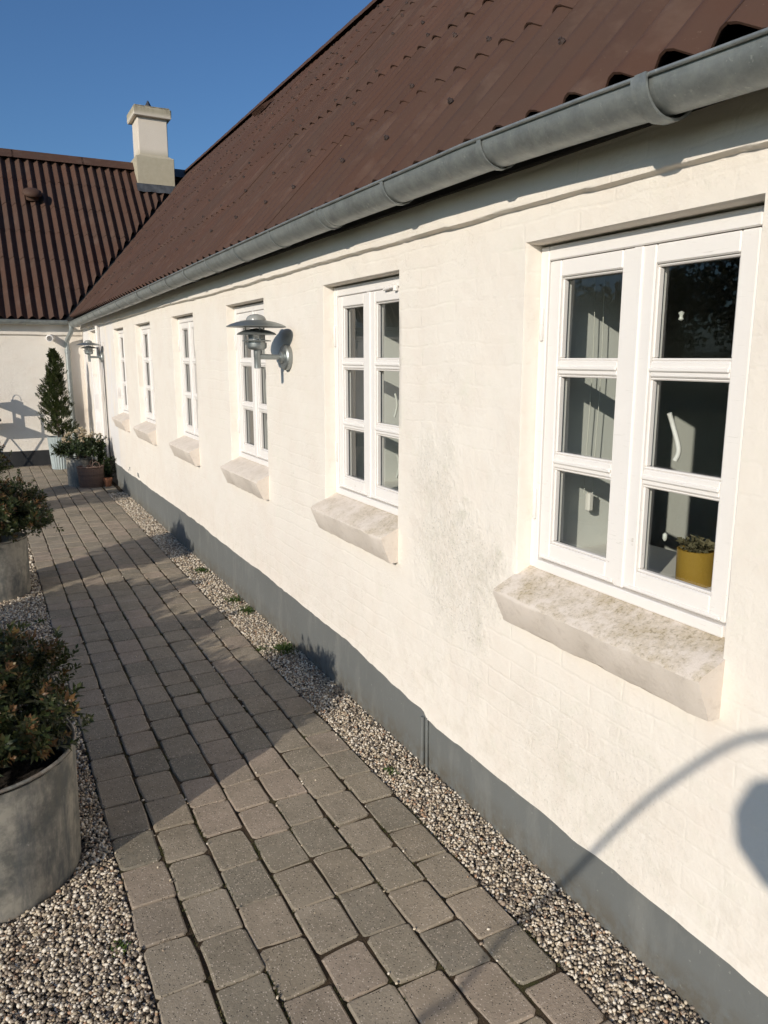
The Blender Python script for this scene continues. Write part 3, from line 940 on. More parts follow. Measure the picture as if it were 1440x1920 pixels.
def make_roof(parent, O, U, V, N_, u0, ncol, nrow, cover, clip=None, deck=None, amp=AMP):
    O = Vector(O); U, V, N_ = Vector(U), Vector(V), Vector(N_)
    if U.cross(V).dot(N_) < 0: flip = True
    else: flip = False
    dk = MB(); dk.add(deck, [tuple(range(len(deck)))])
    roof = dk.build('roof', M['roofdark'], parent)
    base = wloc(roof)
    vs, fs = sheet_mesh(U, V, N_, 6, cover + .07, amp=amp)
    if flip: fs = [f[::-1] for f in fs]
    shared = bpy.data.meshes.new('roof_sheet'); shared.from_pydata([tuple(v) for v in vs], [], fs); shared.materials.append(M['roof'])
    shared.polygons.foreach_set('use_smooth', [True] * len(shared.polygons)); shared.set_sharp_from_angle(angle=R(40))
    for r in range(nrow):
        for c in range(ncol):
            org = O + U * (u0 + c * 6 * PITCH) + V * (r * cover)
            me = shared
            if clip is not None:
                co, no = Vector(clip[0]), Vector(clip[1])     # keep the side where (p-co).no < 0
                dist = [(org + Vector(v) - co).dot(no) for v in vs]
                if min(dist) > 0: continue
                if max(dist) > 0:
                    bm = bmesh.new(); bm.from_mesh(shared)
                    bmesh.ops.bisect_plane(bm, geom=bm.verts[:] + bm.edges[:] + bm.faces[:], plane_co=co - org, plane_no=no, clear_outer=True)
                    me = bpy.data.meshes.new('roof_sheet'); bm.to_mesh(me); bm.free()
                    if not me.materials: me.materials.append(M['roof'])
                    if len(me.polygons) == 0: continue
            o = bpy.data.objects.new('roof_sheet', me); COL.objects.link(o); o.parent = roof
            j = Vector((random.gauss(0, .0015), random.gauss(0, .0015), random.gauss(0, .001)))
            o.location = org - base + j
    # fixings
    bt = MB()
    Ltot = ncol * 6 * PITCH
    for r in range(nrow):
        for vv, step, off in ((r * cover + (.31 if r == 0 else .075), 4 if r else 3.5, 0), (r * cover + .40, 7, 2) if r else (-1, 1, 0)):
            if vv < 0: continue
            u = u0 + off * PITCH
            while u < u0 + Ltot:
                uu = round((u - u0) / PITCH) * PITCH + u0 + random.uniform(-.006, .006)
                p = O + U * uu + V * (vv + random.uniform(-.012, .012)) + N_ * (AMP + .009)
                if clip is None or (p - Vector(clip[0])).dot(Vector(clip[1])) < -.03:
                    bt.lathe(p, [(.011, -.004), (.010, .003), (.006, .004), (.0055, .010), (.002, .011)], 7, axis=N_)
                u += step * PITCH
    o = bt.build('roof_bolts', M['bolt'], roof, smooth=50); tag(o, kind='stuff')
    return roof
XE = 1.275
O1 = (XE, 0, 2.178); V1 = (CP, 0, SP); N1 = (-SP, 0, CP)
XR = 3.755; ZR = O1[2] + TP * (XR - XE)
O2 = (0, 12.58, 2.160); V2_ = (0, CP, SP); N2 = (0, -SP, CP)
YR = 15.05; ZR2 = 2.160 + TP * (YR - 12.58)
vd = Vector((1, -1, 0)).normalized()
dz = -.050
e1 = 12.58 - XE           # valley:  y = x + e1
deck1 = [(XE + .03, Y0, O1[2] + TP * .03 + dz), (XE + .03, 12.61, O1[2] + TP * .03 + dz), (XR, XR + e1, ZR + dz), (XR, Y0, ZR + dz)][::-1]
roof1 = make_roof(house, O1, (0, 1, 0), V1, N1, Y0, 23, 6, .618, clip=((XE + .035, 12.58 - .035, 0), (-vd.x, -vd.y, 0)), deck=deck1)
b = MB(); b.add([(XR, Y0, ZR + dz), (XR, 19, ZR + dz), (2 * XR - 1.3, 19, 2.15), (2 * XR - 1.3, Y0, 2.15)], [(0, 1, 2, 3)])
b.build('roof_back_slope', M['roof'], house)
b = MB(); b.add([(1.3, Y0, 2.16), (2 * XR - 1.3, Y0, 2.16), (XR, Y0, ZR + dz)], [(0, 1, 2)]); b.add([(X, Y0, 0), (2 * XR - X, Y0, 0), (2 * XR - X, Y0, 2.16), (X, Y0, 2.16)], [(0, 1, 2, 3)])
b.add([(2 * XR - X, Y0, 0), (2 * XR - X, 15, 0), (2 * XR - X, 15, 2.16), (2 * XR - X, Y0, 2.16)], [(0, 1, 2, 3)])
b.build('gable_wall', M['wall2'], house)
# ridge caps
y = Y0
while y < 15.0:
    r = MB(); le = min(.46, 15.15 - y)
    q = []
    for yy, up in ((y, .004), (y + le, -.002)):
        for a in range(9):
            t = math.pi * a / 8
            q.append((XR - .105 * math.cos(t), yy, ZR - .03 + (.085 + up) * math.sin(t)))
    r.add(q, [(i + 1, i, 9 + i, 10 + i) for i in range(8)] + [tuple(range(9))])
    r.build('ridge_cap', M['roof'], roof1, smooth=50); y += .42
# slipped vent sheet near the ridge
vn = MB(); pc = Vector((3.42, 9.9, O1[2] + TP * (3.42 - XE))) + Vector(N1) * .035
for q in (0,):
    a = Vector(V1); u = Vector((0, 1, 0)); n = Vector(N1)
    vs = [pc - u * .20, pc + u * .20, pc + u * .20 + a * .20, pc - u * .20 + a * .20]
    vs2 = [v + n * (.055 if i < 2 else .004) for i, v in enumerate(vs)]
    vn.add(vs + vs2, [(0, 1, 5, 4), (4, 5, 6, 7), (0, 4, 7, 3), (1, 2, 6, 5)])
vn.build('roof_vent', M['roof'], roof1)

# eaves board closing the gap above the wall
eb = MB(); eb.box((X - .035, Y0, 2.12), (X + .30, L - .05, 2.17), .004); eb.build('eaves_board', M['roofdark'], house)

# ---- gutter
def gutter(parent, p0, axis, out, ln, rad, zc, sag, n_br, first, stepb, name='gutter', seg=2.05):
    """half-round gutter along axis from p0; out = horizontal direction away from wall"""
    ax, ou = Vector(axis), Vector(out)
    ns = 12; gm = None
    t = 0; k = 0
    while t < ln - .01:
        le = min(seg, ln - t); m = MB(); vs = []
        ro = rad + (.0025 if k % 2 else 0)
        st = 8
        for i in range(st + 1):
            u = t - (.03 if k else 0) + (le + (.03 if k else 0)) * i / st
            c = Vector(p0) + ax * u + Vector((0, 0, zc + sag(u)))
            for rr in (ro, ro - .0035):
                for a in range(ns + 1):
                    th = math.pi * a / ns
                    vs.append(c + ou * (rr * math.cos(th)) - Vector((0, 0, rr * math.sin(th))))
        n1 = ns + 1; fs = []
        for i in range(st):
            for a in range(ns):
                b0 = i * 2 * n1 + a; b1 = (i + 1) * 2 * n1 + a
                fs.append((b0, b1, b1 + 1, b0 + 1)); fs.append((b0 + n1, b0 + n1 + 1, b1 + n1 + 1, b1 + n1))
            for a in (0, ns):
                b0 = i * 2 * n1 + a; b1 = (i + 1) * 2 * n1 + a
                fs.append((b0, b0 + n1, b1 + n1, b1))
        for i in (0, st):
            for a in range(ns):
                b0 = i * 2 * n1 + a; fs.append((b0, b0 + 1, b0 + n1 + 1, b0 + n1))
        m.add(vs, fs)
        # rolled front bead
        m.tube([Vector(p0) + ax * (t + le * i / st) + ou * (ro + .004) + Vector((0, 0, zc + sag(t + le * i / st) + .001)) for i in range(st + 1)], .0048, 8)
        g_ = m.build(name, M['zinc'], parent, smooth=50)
        if gm is None: gm = g_
        t += le; k += 1
    for i in range(n_br):
        u = first + stepb(i)
        if u > ln: break
        c = Vector(p0) + ax * u + Vector((0, 0, zc + sag(u))); m = MB()
        vs = []
        wb = .0085
        for e in (-wb, wb):
            for rr in (rad + .0035, rad + .007):
                for a in range(ns + 3):
                    th = math.pi * (a / ns) - .04
                    vs.append(c + ax * e + ou * (rr * math.cos(th)) - Vector((0, 0, rr * math.sin(th))))
        n1 = ns + 3; fs = []
        for a in range(ns + 2):
            fs.append((n1 + a, n1 + a + 1, 3 * n1 + a + 1, 3 * n1 + a)); fs.append((a + 1, a, 2 * n1 + a, 2 * n1 + a + 1))
            fs.append((a, a + 1, n1 + a + 1, n1 + a)); fs.append((2 * n1 + a + 1, 2 * n1 + a, 3 * n1 + a, 3 * n1 + a + 1))
        m.add(vs, fs)
        m.box(c - ou * (rad + .05) + Vector((0, 0, -.004)) - ax * .013 - ou * .001, c - ou * (rad - .02) + ax * .013 + Vector((0, 0, .006)))
        m.build('gutter_bracket', M['zinc'], gm, smooth=40)
    return gm
sag1 = lambda u: float(np.interp(u + Y0, [-3.2, 1.0, 1.45, 1.9, 3.0, 4.8, 11, 13], [-.16, -.030, -.012, 0, 0, -.010, -.060, -.072]))
gutter(house, (1.305, Y0, 0), (0, 1, 0), (-1, 0, 0), 12.55 - Y0, .064, 2.172, sag1, 60, .501, lambda i: .567 * i)
# wide joint collar of the near gutter joint
jc = MB(); cj = Vector((1.305, 1.265, 2.172 + sag1(1.265 - Y0)))
for e0, e1_, r0 in ((-.026, .004, .072), (.008, .020, .067)):
    vs = []
    for e in (e0, e1_):
        for rr in (r0, r0 + .006):
            for a in range(17):
                th = math.pi * a / 16 - .05
                vs.append(cj + Vector((-rr * math.cos(th), e, -rr * math.sin(th))))
    fs = []
    for a in range(16):
        fs += [(17 + a, 18 + a, 52 + a, 51 + a), (a + 1, a, 34 + a, 35 + a), (a, a + 1, 18 + a, 17 + a), (35 + a, 34 + a, 51 + a, 52 + a)]
    jc.add(vs, fs)
jc.build('gutter_joint', M['zinc'], house, smooth=40)
# cable under the second lamp and pale pipe beside the door
s = MB(); s.tube([(X - .010, 10.58, 1.58), (X - .011, 10.58, .9), (X - .009, 10.585, .02)], .008, 8); s.build('cable', M['cable'], house, smooth=50)
s = MB(); s.tube([(X - .035, 10.80, 2.0), (X - .035, 10.80, .04)], .022, 12); s.lathe((X - .035, 10.80, 1.06), [(.022, 0), (.027, .003), (.027, .075), (.022, .078)], 12)
s.build('white_pipe', M['wpaint'], house, smooth=50)

# ================================================================== cross wing
wing = empty('cross_wing', (0, L, 0), 'whitewashed cross wing closing the yard, with ribbed brown roof and black plinth', 'house')
ys = np.linspace(-4.6, X + .05, 90); zs = np.r_[np.linspace(.20, 1.90, 40), np.linspace(1.905, 1.95, 12), np.linspace(1.97, 2.14, 4)]
Xg, Zg = np.meshgrid(ys, zs, indexing='ij')
sgr = np.clip((Zg - 1.915 - .012 * vnoise(Xg * 3, Xg * 0)) / .012, 0, 1)
Yg = L - .012 * vnoise(Xg * 1.3, Zg * 1.4) - .004 * vnoise(Xg * 6, Zg * 7) - .03 * sgr
m = MB(); nz = len(zs)
m.add(np.stack([Xg, Yg, Zg], -1).reshape(-1, 3).tolist(), [(i * nz + j, (i + 1) * nz + j, (i + 1) * nz + j + 1, i * nz + j + 1) for i in range(len(ys) - 1) for j in range(nz - 1)])
m.build('wall', M['wall2'], wing, smooth=50)
m = MB(); m.box((-4.6, L - .012, -.03), (X + .03, L + .2, .215), .004); m.build('plinth', M['plinth_dark'], wing)
m = MB(); m.box((-4.6, L + .1, .216), (X + .05, L + .2, 2.1)); m.box((-4.6, L + .201, -.03), (-4.5, 2 * YR - L, 2.1)); m.box((-4.6, 2 * YR - L + .001, -.03), (3.9, 2 * YR - L + .2, 2.1)); m.build('core_wall', M['wall2'], wing)
deck2 = [(-4.7, 12.60, O2[2] + TP * .02 + dz), (1.305, 12.60, O2[2] + TP * .02 + dz), (YR - e1, YR, ZR2 + dz), (-4.7, YR, ZR2 + dz)]
roof2 = make_roof(wing, O2, (1, 0, 0), V2_, N2, -4.7 + .05, 10, 6, .614, clip=((XE - .045, 12.58 + .045, 0), (vd.x, vd.y, 0)), deck=deck2, amp=.030)
b = MB(); b.add([(-4.7, YR, ZR2 + dz), (6, YR, ZR2 + dz), (6, 2 * YR - 12.6, 2.13), (-4.7, 2 * YR - 12.6, 2.13)], [(0, 1, 2, 3)]); b.build('roof_back_slope', M['roof'], wing)
b = MB(); b.add([(-4.6, 12.62, 2.1), (-4.6, 2 * YR - 12.62, 2.1), (-4.6, YR, ZR2 + dz)], [(0, 2, 1)]); b.build('gable_wall', M['wall2'], wing)
# valley gutter
va = Vector((1.25, 12.545, O2[2] - .035)); vb = Vector((YR - e1, YR, ZR2 - .035)); sd = vd * .14
m = MB(); m.add([va - sd + Vector((0, 0, .05)), va, va + sd + Vector((0, 0, .05)), vb + sd + Vector((0, 0, .05)), vb, vb - sd + Vector((0, 0, .05))], [(0, 1, 4, 5), (1, 2, 3, 4)])
m.build('valley_gutter', M['roofdark'], roof2)
# wing ridge capping: angled strips
xx = -4.7
while xx < 2.70:
    le = min(1.13, 2.78 - xx); m = MB(); q = []
    for x_ in (xx, xx + le):
        for (yy, zz) in ((-.125, -.085), (-.10, -.055), (0, .062), (.10, -.055), (.125, -.085)):
            q.append((x_, YR + yy, ZR2 + zz + .035))
    m.add(q, [(i, i + 5, i + 6, i + 1) for i in range(4)] + [(0, 1, 2, 3, 4), (9, 8, 7, 6, 5)])
    m.build('ridge_cap', M['roof'], roof2); xx += 1.10
# dark ridge piece right of the chimney
m = MB(); q = []
for x_ in (3.46, 4.0):
    for (yy, zz) in ((-.17, -.13), (0, .04), (.17, -.13)): q.append((x_, YR + yy, ZR2 + zz + .03))
m.add(q, [(0, 3, 4, 1), (1, 4, 5, 2), (0, 1, 2), (3, 5, 4)]); m.build('ridge_flashing', M['lead'], roof2)
# vent cowl on the wing roof
pc = Vector((1.02, 14.33, 2.16 + TP * (14.33 - 12.58))) + Vector(N2) * .03
m = MB(); m.lathe(pc, [(.10, -.02), (.10, .05), (.15, .055), (.155, .075), (.135, .115), (.09, .14), (.02, .15)], 20, axis=(0, -.45, 1)); m.build('roof_cowl', M['roof'], roof2, smooth=50)
# wing gutter + downpipe + pipe stub
gutter(wing, (-4.7, 12.60, 0), (1, 0, 0), (0, -1, 0), 5.93, .058, 2.13, lambda u: 0, 14, .4, lambda i: .62 * i)
m = MB(); m.tube(curve_pts([(1.275, 12.55, 2.10), (1.275, 12.555, 2.02), (1.265, 12.58, 1.96), (1.22, 12.66, 1.86), (1.21, 12.685, 1.80), (1.21, 12.685, 1.70)]), .034, 14)
m.tube([(1.21, 12.685, 1.72), (1.21, 12.685, .03)], .036, 14)
dp = m.build('downpipe', M['zinc'], wing, smooth=50)
for zz in (1.66, .62):
    m = MB(); m.lathe((1.21, 12.685, zz), [(.037, 0), (.042, .003), (.042, .05), (.037, .053)], 14); m.box((1.20, 12.72, zz + .01), (1.22, 12.76, zz + .03)); m.build('pipe_collar', M['zinc'], dp, smooth=50)
m = MB(); m.lathe((1.02, L + .02, 1.90), [(.045, 0), (.045, .20), (.052, .21), (.052, .235), (.038, .24), (.038, .16)], 14, axis=(-.25, -1, -.12)); m.build('pipe_stub', M['wpaint'], wing, smooth=50)
# chimney
ch = MB()
def taper(lo, hi, lo2, hi2, z0, z1):
    return [(lo[0], lo[1], z0), (hi[0], lo[1], z0), (hi[0], hi[1], z0), (lo[0], hi[1], z0), (lo2[0], lo2[1], z1), (hi2[0], lo2[1], z1), (hi2[0], hi2[1], z1), (lo2[0], hi2[1], z1)]
BF = [(0, 3, 2, 1), (4, 5, 6, 7), (0, 1, 5, 4), (1, 2, 6, 5), (2, 3, 7, 6), (3, 0, 4, 7)]
cy0, cy1 = YR - .33, YR + .30
ch.box((2.77, cy0, 4.2), (3.43, cy1, 5.06), .012, jit=.004)
ch.add(taper((2.80, cy0 + .02), (3.41, cy1 - .03), (2.86, cy0 + .07), (3.34, cy1 - .08), 5.061, 5.10), BF)
ch.box((2.835, cy0 + .055, 5.0), (3.345, cy1 - .06, 5.72), .012, jit=.004)
chim = ch.build('chimney', M['chim'], wing)
cp = MB(); cp.box((2.765, cy0 - .015, 5.705), (3.415, cy1 + .01, 5.86), .016, jit=.006); cp.box((2.79, cy0 + .01, 5.861), (3.39, cy1 - .015, 5.885), .008, jit=.006)
cp.build('chimney_cap', M['chim'], chim)
fl = MB(); fl.box((2.758, cy0 - .012, 4.40), (3.442, cy1 + .012, 4.600), .004)
zf = lambda y: 2.160 + TP * (y - 12.58)
for i in range(6):
    xx = 2.74 + i * .12
    fl.add([(xx, cy0 - .016, zf(cy0) + .055), (xx + .118, cy0 - .016, zf(cy0) + .055), (xx + .118, cy0 - .13, zf(cy0 - .13) + .045 + .012 * (i % 2)), (xx, cy0 - .13, zf(cy0 - .13) + .045 + .012 * ((i + 1) % 2))], [(0, 3, 2, 1)])
fl.build('lead_flashing', M['lead'], chim)
br = MB(); br.lathe((3.09, YR, 5.88), [(.085, 0), (.09, .02), (.02, .16), (.004, .18)], 4); br.build('chimney_cowl', M['bird'], chim)

# ================================================================== wall lamps
def wall_lamp(y, label):
    ax, z = X - .172, 1.60
    root = empty('wall_lamp', (X - .012, y, z), label, 'wall lamp', 'lamps on the long wall')
    G = M['galv']
    m = MB(); m.lathe((X - .002, y, z), [(.064, 0), (.066, .004), (.066, .024), (.060, .032), (.030, .034), (.028, .048), (.018, .052)], 28, axis=(-1, 0, 0)); m.build('wall_plate', G, root, smooth=35)
    m = MB(); m.tube([(X - .03, y, z), (ax + .012, y, z + .004)], [.0125, .0145], 14); m.build('arm', G, root, smooth=50)
    m = MB(); m.lathe((ax, y, z - .056), [(.013, 0), (.0165, .002), (.0165, .055), (.018, .058), (.018, .11)], 18); m.build('stem', G, root, smooth=40)
    m = MB(); m.lathe((ax, y, z + .036), [(.020, 0), (.038, .003), (.047, .009), (.050, .018), (.050, .038), (.046, .038), (.046, .02)], 26); m.build('cup', G, root, smooth=40)
    m = MB(); m.lathe((ax, y, z + .079), [(.050, 0), (.073, .001), (.0735, .004), (.050, .008)], 28); m.build('ring_shade', G, root, smooth=30)
    m = MB(); m.lathe((ax, y, z + .070), [(.043, 0), (.043, .060), (.030, .072), (.001, .075)], 22); m.build('glass_cylinder', M['lampglass'], root, smooth=50)
    m = MB(); m.lathe((ax, y, z + .112), [(.099, 0), (.100, .003), (.090, .011), (.064, .021), (.050, .024), (.050, .021), (.062, .018), (.086, .008), (.097, .001)], 32); m.build('lower_shade', G, root, smooth=35)
    m = MB(); m.lathe((ax, y, z + .150), [(.150, 0), (.151, .003), (.132, .013), (.10, .024), (.060, .032), (.050, .034), (.050, .030), (.10, .020), (.130, .010), (.147, .001)], 40); m.build('top_shade', G, root, smooth=35)
    m = MB(); m.lathe((ax, y, z + .183), [(.050, -.004), (.050, .006), (.044, .018), (.030, .027), (.012, .031), (.001, .032)], 24); m.build('dome', M['lampglass2'], root, smooth=50)
    m = MB()
    for k in range(3):
        a = 2 * math.pi * k / 3 + .5
        px, py = ax + .056 * math.cos(a), y + .056 * math.sin(a)
        m.tube([(px, py, z + .06), (px, py, z + .182)], .003, 6)
    tag(m.build('rods', G, root, smooth=50), kind='stuff')
    return root
N = NT('lamp_glass'); N.b.inputs['Transmission Weight'].default_value = .55; M['lampglass'] = N.fin((.62, .64, .62), .18)
N = NT('lamp_dome'); N.b.inputs['Transmission Weight'].default_value = .3; M['lampglass2'] = N.fin(N.mix(N.noise(30, 3), (.32, .33, .31), (.5, .5, .47)), .25)
wall_lamp(3.85, 'galvanised tiered wall lamp between the second and third window')
wall_lamp(10.63, 'smaller-looking galvanised tiered wall lamp beside the far door')

# ================================================================== pots and plants
def tub(c, r, h, label, group=None, mat='tub', name='zinc_tub', cat='planter', n=48, soil=.13):
    root = empty(name, (c[0], c[1], -.012), label, cat, group)
    b = MB(); b.lathe((c[0], c[1], -.014), [(r * .965, 0), (r * .97, .01), (r * .985, h * .5), (r, h - .012), (r - .006, h - .012), (r * .97, h * .5), (r * .95, .03)], n, jit=.003)
    b.build('body', M[mat], root, smooth=45)
    t = MB()
    t.tube([(c[0] + (r - .001) * math.cos(2 * math.pi * k / n), c[1] + (r - .001) * math.sin(2 * math.pi * k / n), h - .014) for k in range(n + 1)], .006, 8, caps=False)
    t.build('rim', M[mat], root, smooth=60)
    s = MB(); k = 20
    V = [(c[0], c[1], h - soil + .01)]; F = []
    for q in range(1, 4):
        for i in range(k):
            a = 2 * math.pi * i / k; rr = (r * .965) * q / 3
            V.append((c[0] + rr * math.cos(a), c[1] + rr * math.sin(a), h - soil + random.uniform(-.008, .008)))
    for i in range(k): F.append((0, 1 + i, 1 + (i + 1) % k))
    for q in range(2):
        for i in range(k):
            F.append((1 + q * k + i, 1 + (q + 1) * k + i, 1 + (q + 1) * k + (i + 1) % k, 1 + q * k + (i + 1) % k))
    s.add(V, F); s.build('soil', M['soil'], root, smooth=60)
    return root

def leaves(P, D, Nn, ln, wd, droop=.15):
    """leaf blades: 6 verts, 4 tris each. P base, D direction, Nn approx normal, ln/wd arrays"""
    D = D / np.linalg.norm(D, axis=1)[:, None]
    S = np.cross(D, Nn); S /= (np.linalg.norm(S, axis=1)[:, None] + 1e-9)
    Nn = np.cross(S, D)
    l = ln[:, None]; w = wd[:, None]
    b = P; t = P + D * l - Nn * l * droop
    m = P + D * l * .5 + Nn * l * .05
    a = P + D * l * .48 + S * w * .5 + Nn * w * .22
    c = P + D * l * .48 - S * w * .5 + Nn * w * .22
    V = np.stack([b, a, t, c, m], 1).reshape(-1, 3)
    n = len(P); o = (np.arange(n) * 5)[:, None, None]
    F = (np.array([[0, 1, 4], [1, 2, 4], [2, 3, 4], [3, 0, 4]])[None] + o).reshape(-1, 3)
    return V, F

def shrub(c, z0, rad, hgt, n_sh, seed, label, name='potted_shrub', lsz=1.0, tip_frac=.35, group=None, mats=('leaf', 'leaf_tip'), cat='shrub', per=13, low=-.25, stemz=None):
    rg = np.random.default_rng(seed)
    root = empty(name, (c[0], c[1], z0), label, cat, group)
    cc = np.array([c[0], c[1], z0 + hgt * .36])
    st = MB()
    for k in range(9):
        a = rg.uniform(0, 6.28); e = rg.uniform(.3, .8)
        p1 = Vector((c[0] + .05 * math.cos(a), c[1] + .05 * math.sin(a), (stemz if stemz is not None else z0) - .01))
        p2 = Vector((c[0] + rad * e * math.cos(a), c[1] + rad * e * math.sin(a), z0 + hgt * rg.uniform(.5, .85)))
        mid = (p1 + p2) / 2 + Vector((rg.normal(0, .02), rg.normal(0, .02), .03))
        st.tube(curve_pts([p1, mid, p2], 3), .005, 5)
    st.build('stems', M['bark'], root, smooth=60)
    # shoots spread over a lumpy ellipsoid volume
    u = rg.normal(size=(n_sh * 3, 3)); u /= np.linalg.norm(u, axis=1)[:, None]
    u = u[u[:, 2] > low][:n_sh]; n = len(u)
    lump = 1 + .20 * np.sin(u[:, 0] * 4.1 + seed) * np.cos(u[:, 1] * 5.3 + u[:, 2] * 3) + rg.normal(0, .07, n)
    depth = np.where(rg.random(n) < .62, rg.uniform(.86, 1.04, n), rg.uniform(.45, .88, n))
    depth = np.where(rg.random(n) < .02, rg.uniform(1.05, 1.15, n), depth)
    vig = rg.uniform(.65, 1.35, n)
    tip = cc + u * (lump * depth)[:, None] * np.array([rad, rad, hgt * .60])
    tip[:, 2] = np.maximum(tip[:, 2], z0 - .02)
    outd = u + np.array([0, 0, .55]) + rg.normal(0, .25, (n, 3)); outd /= np.linalg.norm(outd, axis=1)[:, None]
    P = []; D = []; NN = []; LN = []; WD = []; MI = []
    istip = (rg.random(n) < tip_frac) & (depth > .84)
    for k in range(per):
        fr = k / per
        az = k * 2.4 + rg.uniform(0, .5, n)
        e1 = np.cross(outd, np.array([.13, .31, .94])); e1 /= np.linalg.norm(e1, axis=1)[:, None]; e2 = np.cross(outd, e1)
        side = e1 * np.cos(az)[:, None] + e2 * np.sin(az)[:, None]
        spread = 1.25 - .95 * fr
        d = outd * (1.05 - spread * .45)[..., None] if np.ndim(spread) else outd * (1.05 - spread * .45)
        d = d + side * spread + rg.normal(0, .12, (n, 3))
        P.append(tip - outd * (.055 * (1 - fr) * lsz) + side * .003); D.append(d); NN.append(outd + rg.normal(0, .2, (n, 3)))
        LN.append(rg.uniform(.026, .042, n) * (1.05 - .45 * fr) * lsz * vig); WD.append(rg.uniform(.010, .015, n) * lsz * (.5 + .5 * vig))
        MI.append(np.where(istip & (fr > .42), 1, 0))
    P = np.vstack(P); D = np.vstack(D); NN = np.vstack(NN); LN = np.concatenate(LN); WD = np.concatenate(WD); MI = np.concatenate(MI)
    V, F = leaves(P, D, NN, LN, WD)
    np_mesh('foliage', V, F, [M[mats[0]], M[mats[1]]], root, np.repeat(MI, 4))
    return root

tub((-.13, 2.53), .30, .415, 'large worn zinc tub nearest the camera, cut by the left edge', 'zinc tubs along the path')
tub((-.06, 5.80), .255, .405, 'worn zinc tub further up the path, under the second shrub', 'zinc tubs along the path')
tub((-.16, 8.62), .25, .40, 'farthest zinc tub left of the path, almost outside the frame', 'zinc tubs along the path')
shrub((-.17, 2.60), .33, .335, .475, 1500, 1, 'evergreen shrub with rusty shoot tips in the nearest zinc tub', group='shrubs in zinc tubs', tip_frac=.40, lsz=.92)
shrub((-.02, 5.82), .35, .355, .45, 1250, 2, 'spreading dark evergreen shrub in the second zinc tub', group='shrubs in zinc tubs', tip_frac=.30, lsz=1.05)
shrub((-.14, 8.62), .37, .33, .46, 420, 3, 'dark shrub peeping in at the left edge beyond the second tub', group='shrubs in zinc tubs', tip_frac=.3, lsz=1.2)

# corrugated planter with columnar conifer
pc = (.945, 12.12)
root = empty('ribbed_planter', (pc[0], pc[1], 0), 'pale blue-grey ribbed metal planter holding the columnar conifer', 'planter')
m = MB(); n = 96; V = []; F = []
prof = [(.118, -.002), (.130, .15), (.150, .44), (.158, .47), (.150, .47), (.140, .42)]
for j, (r, z) in enumerate(prof):
    for k in range(n):
        a = 2 * math.pi * k / n; rr = r + (.0055 * math.cos(a * 24) if j < 3 else 0)
        V.append((pc[0] + rr * math.cos(a), pc[1] + rr * math.sin(a), z))
for j in range(len(prof) - 1):
    for k in range(n): F.append((j * n + k, j * n + (k + 1) % n, (j + 1) * n + (k + 1) % n, (j + 1) * n + k))
m.add(V, F); m.build('body', M['planter'], root, smooth=60)
m = MB(); m.lathe((pc[0], pc[1], .41), [(.14, 0), (.139, .005)], 24); m.build('soil', M['soil'], root)

def conifer(c, z0, hgt, rad, seed, label):
    rg = np.random.default_rng(seed)
    root = empty('columnar_conifer', (c[0], c[1], z0), label, 'conifer')
    m = MB(); m.tube([(c[0], c[1], z0 - .03), (c[0], c[1], z0 + hgt * .9)], [.016, .004], 7); m.build('trunk', M['bark'], root, smooth=60)
    n = 2600
    t = rg.beta(1.05, 1.25, n)
    az = rg.uniform(0, 6.283, n)
    prof = np.interp(t, [0, .06, .2, .35, .5, .62, .68, .76, .88, 1], [.60, .95, 1.08, 1.0, .98, .80, .55, .60, .46, .08]) * rad
    lump = 1 + .22 * np.sin(az * 3 + t * 19) + .14 * np.sin(az * 5 - t * 31) + rg.normal(0, .05, n)
    dep = np.where(rg.random(n) < .7, rg.uniform(.8, 1.02, n), rg.uniform(.3, .8, n))
    rr = prof * lump * dep
    kp = (vnoise(az * 1.6 + 5, t * 9) + .5 * vnoise(az * 4, t * 22)) > -.20
    az, t, rr = az[kp], t[kp], rr[kp]; n = len(t)
    base = np.c_[c[0] + .022 * np.sin(t * 8 + 1) + rr * np.cos(az), c[1] + rr * np.sin(az), z0 + t * hgt]
    out = np.c_[np.cos(az) * .55, np.sin(az) * .55, np.full(n, .85)] + rg.normal(0, .18, (n, 3))
    tang = np.c_[-np.sin(az), np.cos(az), np.zeros(n)] + rg.normal(0, .4, (n, 3))
    P = []; D = []; NN = []; LN = []; WD = []
    for k in range(7):       # flat fan sprays
        s = (k - 3) / 3
        P.append(base + out * (.012 * (3 - abs(k - 3)))); D.append(out * (1.15 - .5 * abs(s)) + tang * s * .9 + rg.normal(0, .1, (n, 3)))
        NN.append(np.cross(out, tang) + rg.normal(0, .2, (n, 3)))
        LN.append(rg.uniform(.022, .042, n)); WD.append(rg.uniform(.010, .016, n))
    V, F = leaves(np.vstack(P), np.vstack(D), np.vstack(NN), np.concatenate(LN), np.concatenate(WD), .05)
    np_mesh('crown', V, F, [M['con']], root)
conifer(pc, .44, 1.25, .178, 21, 'dark green columnar conifer standing by the downpipe in the corner')

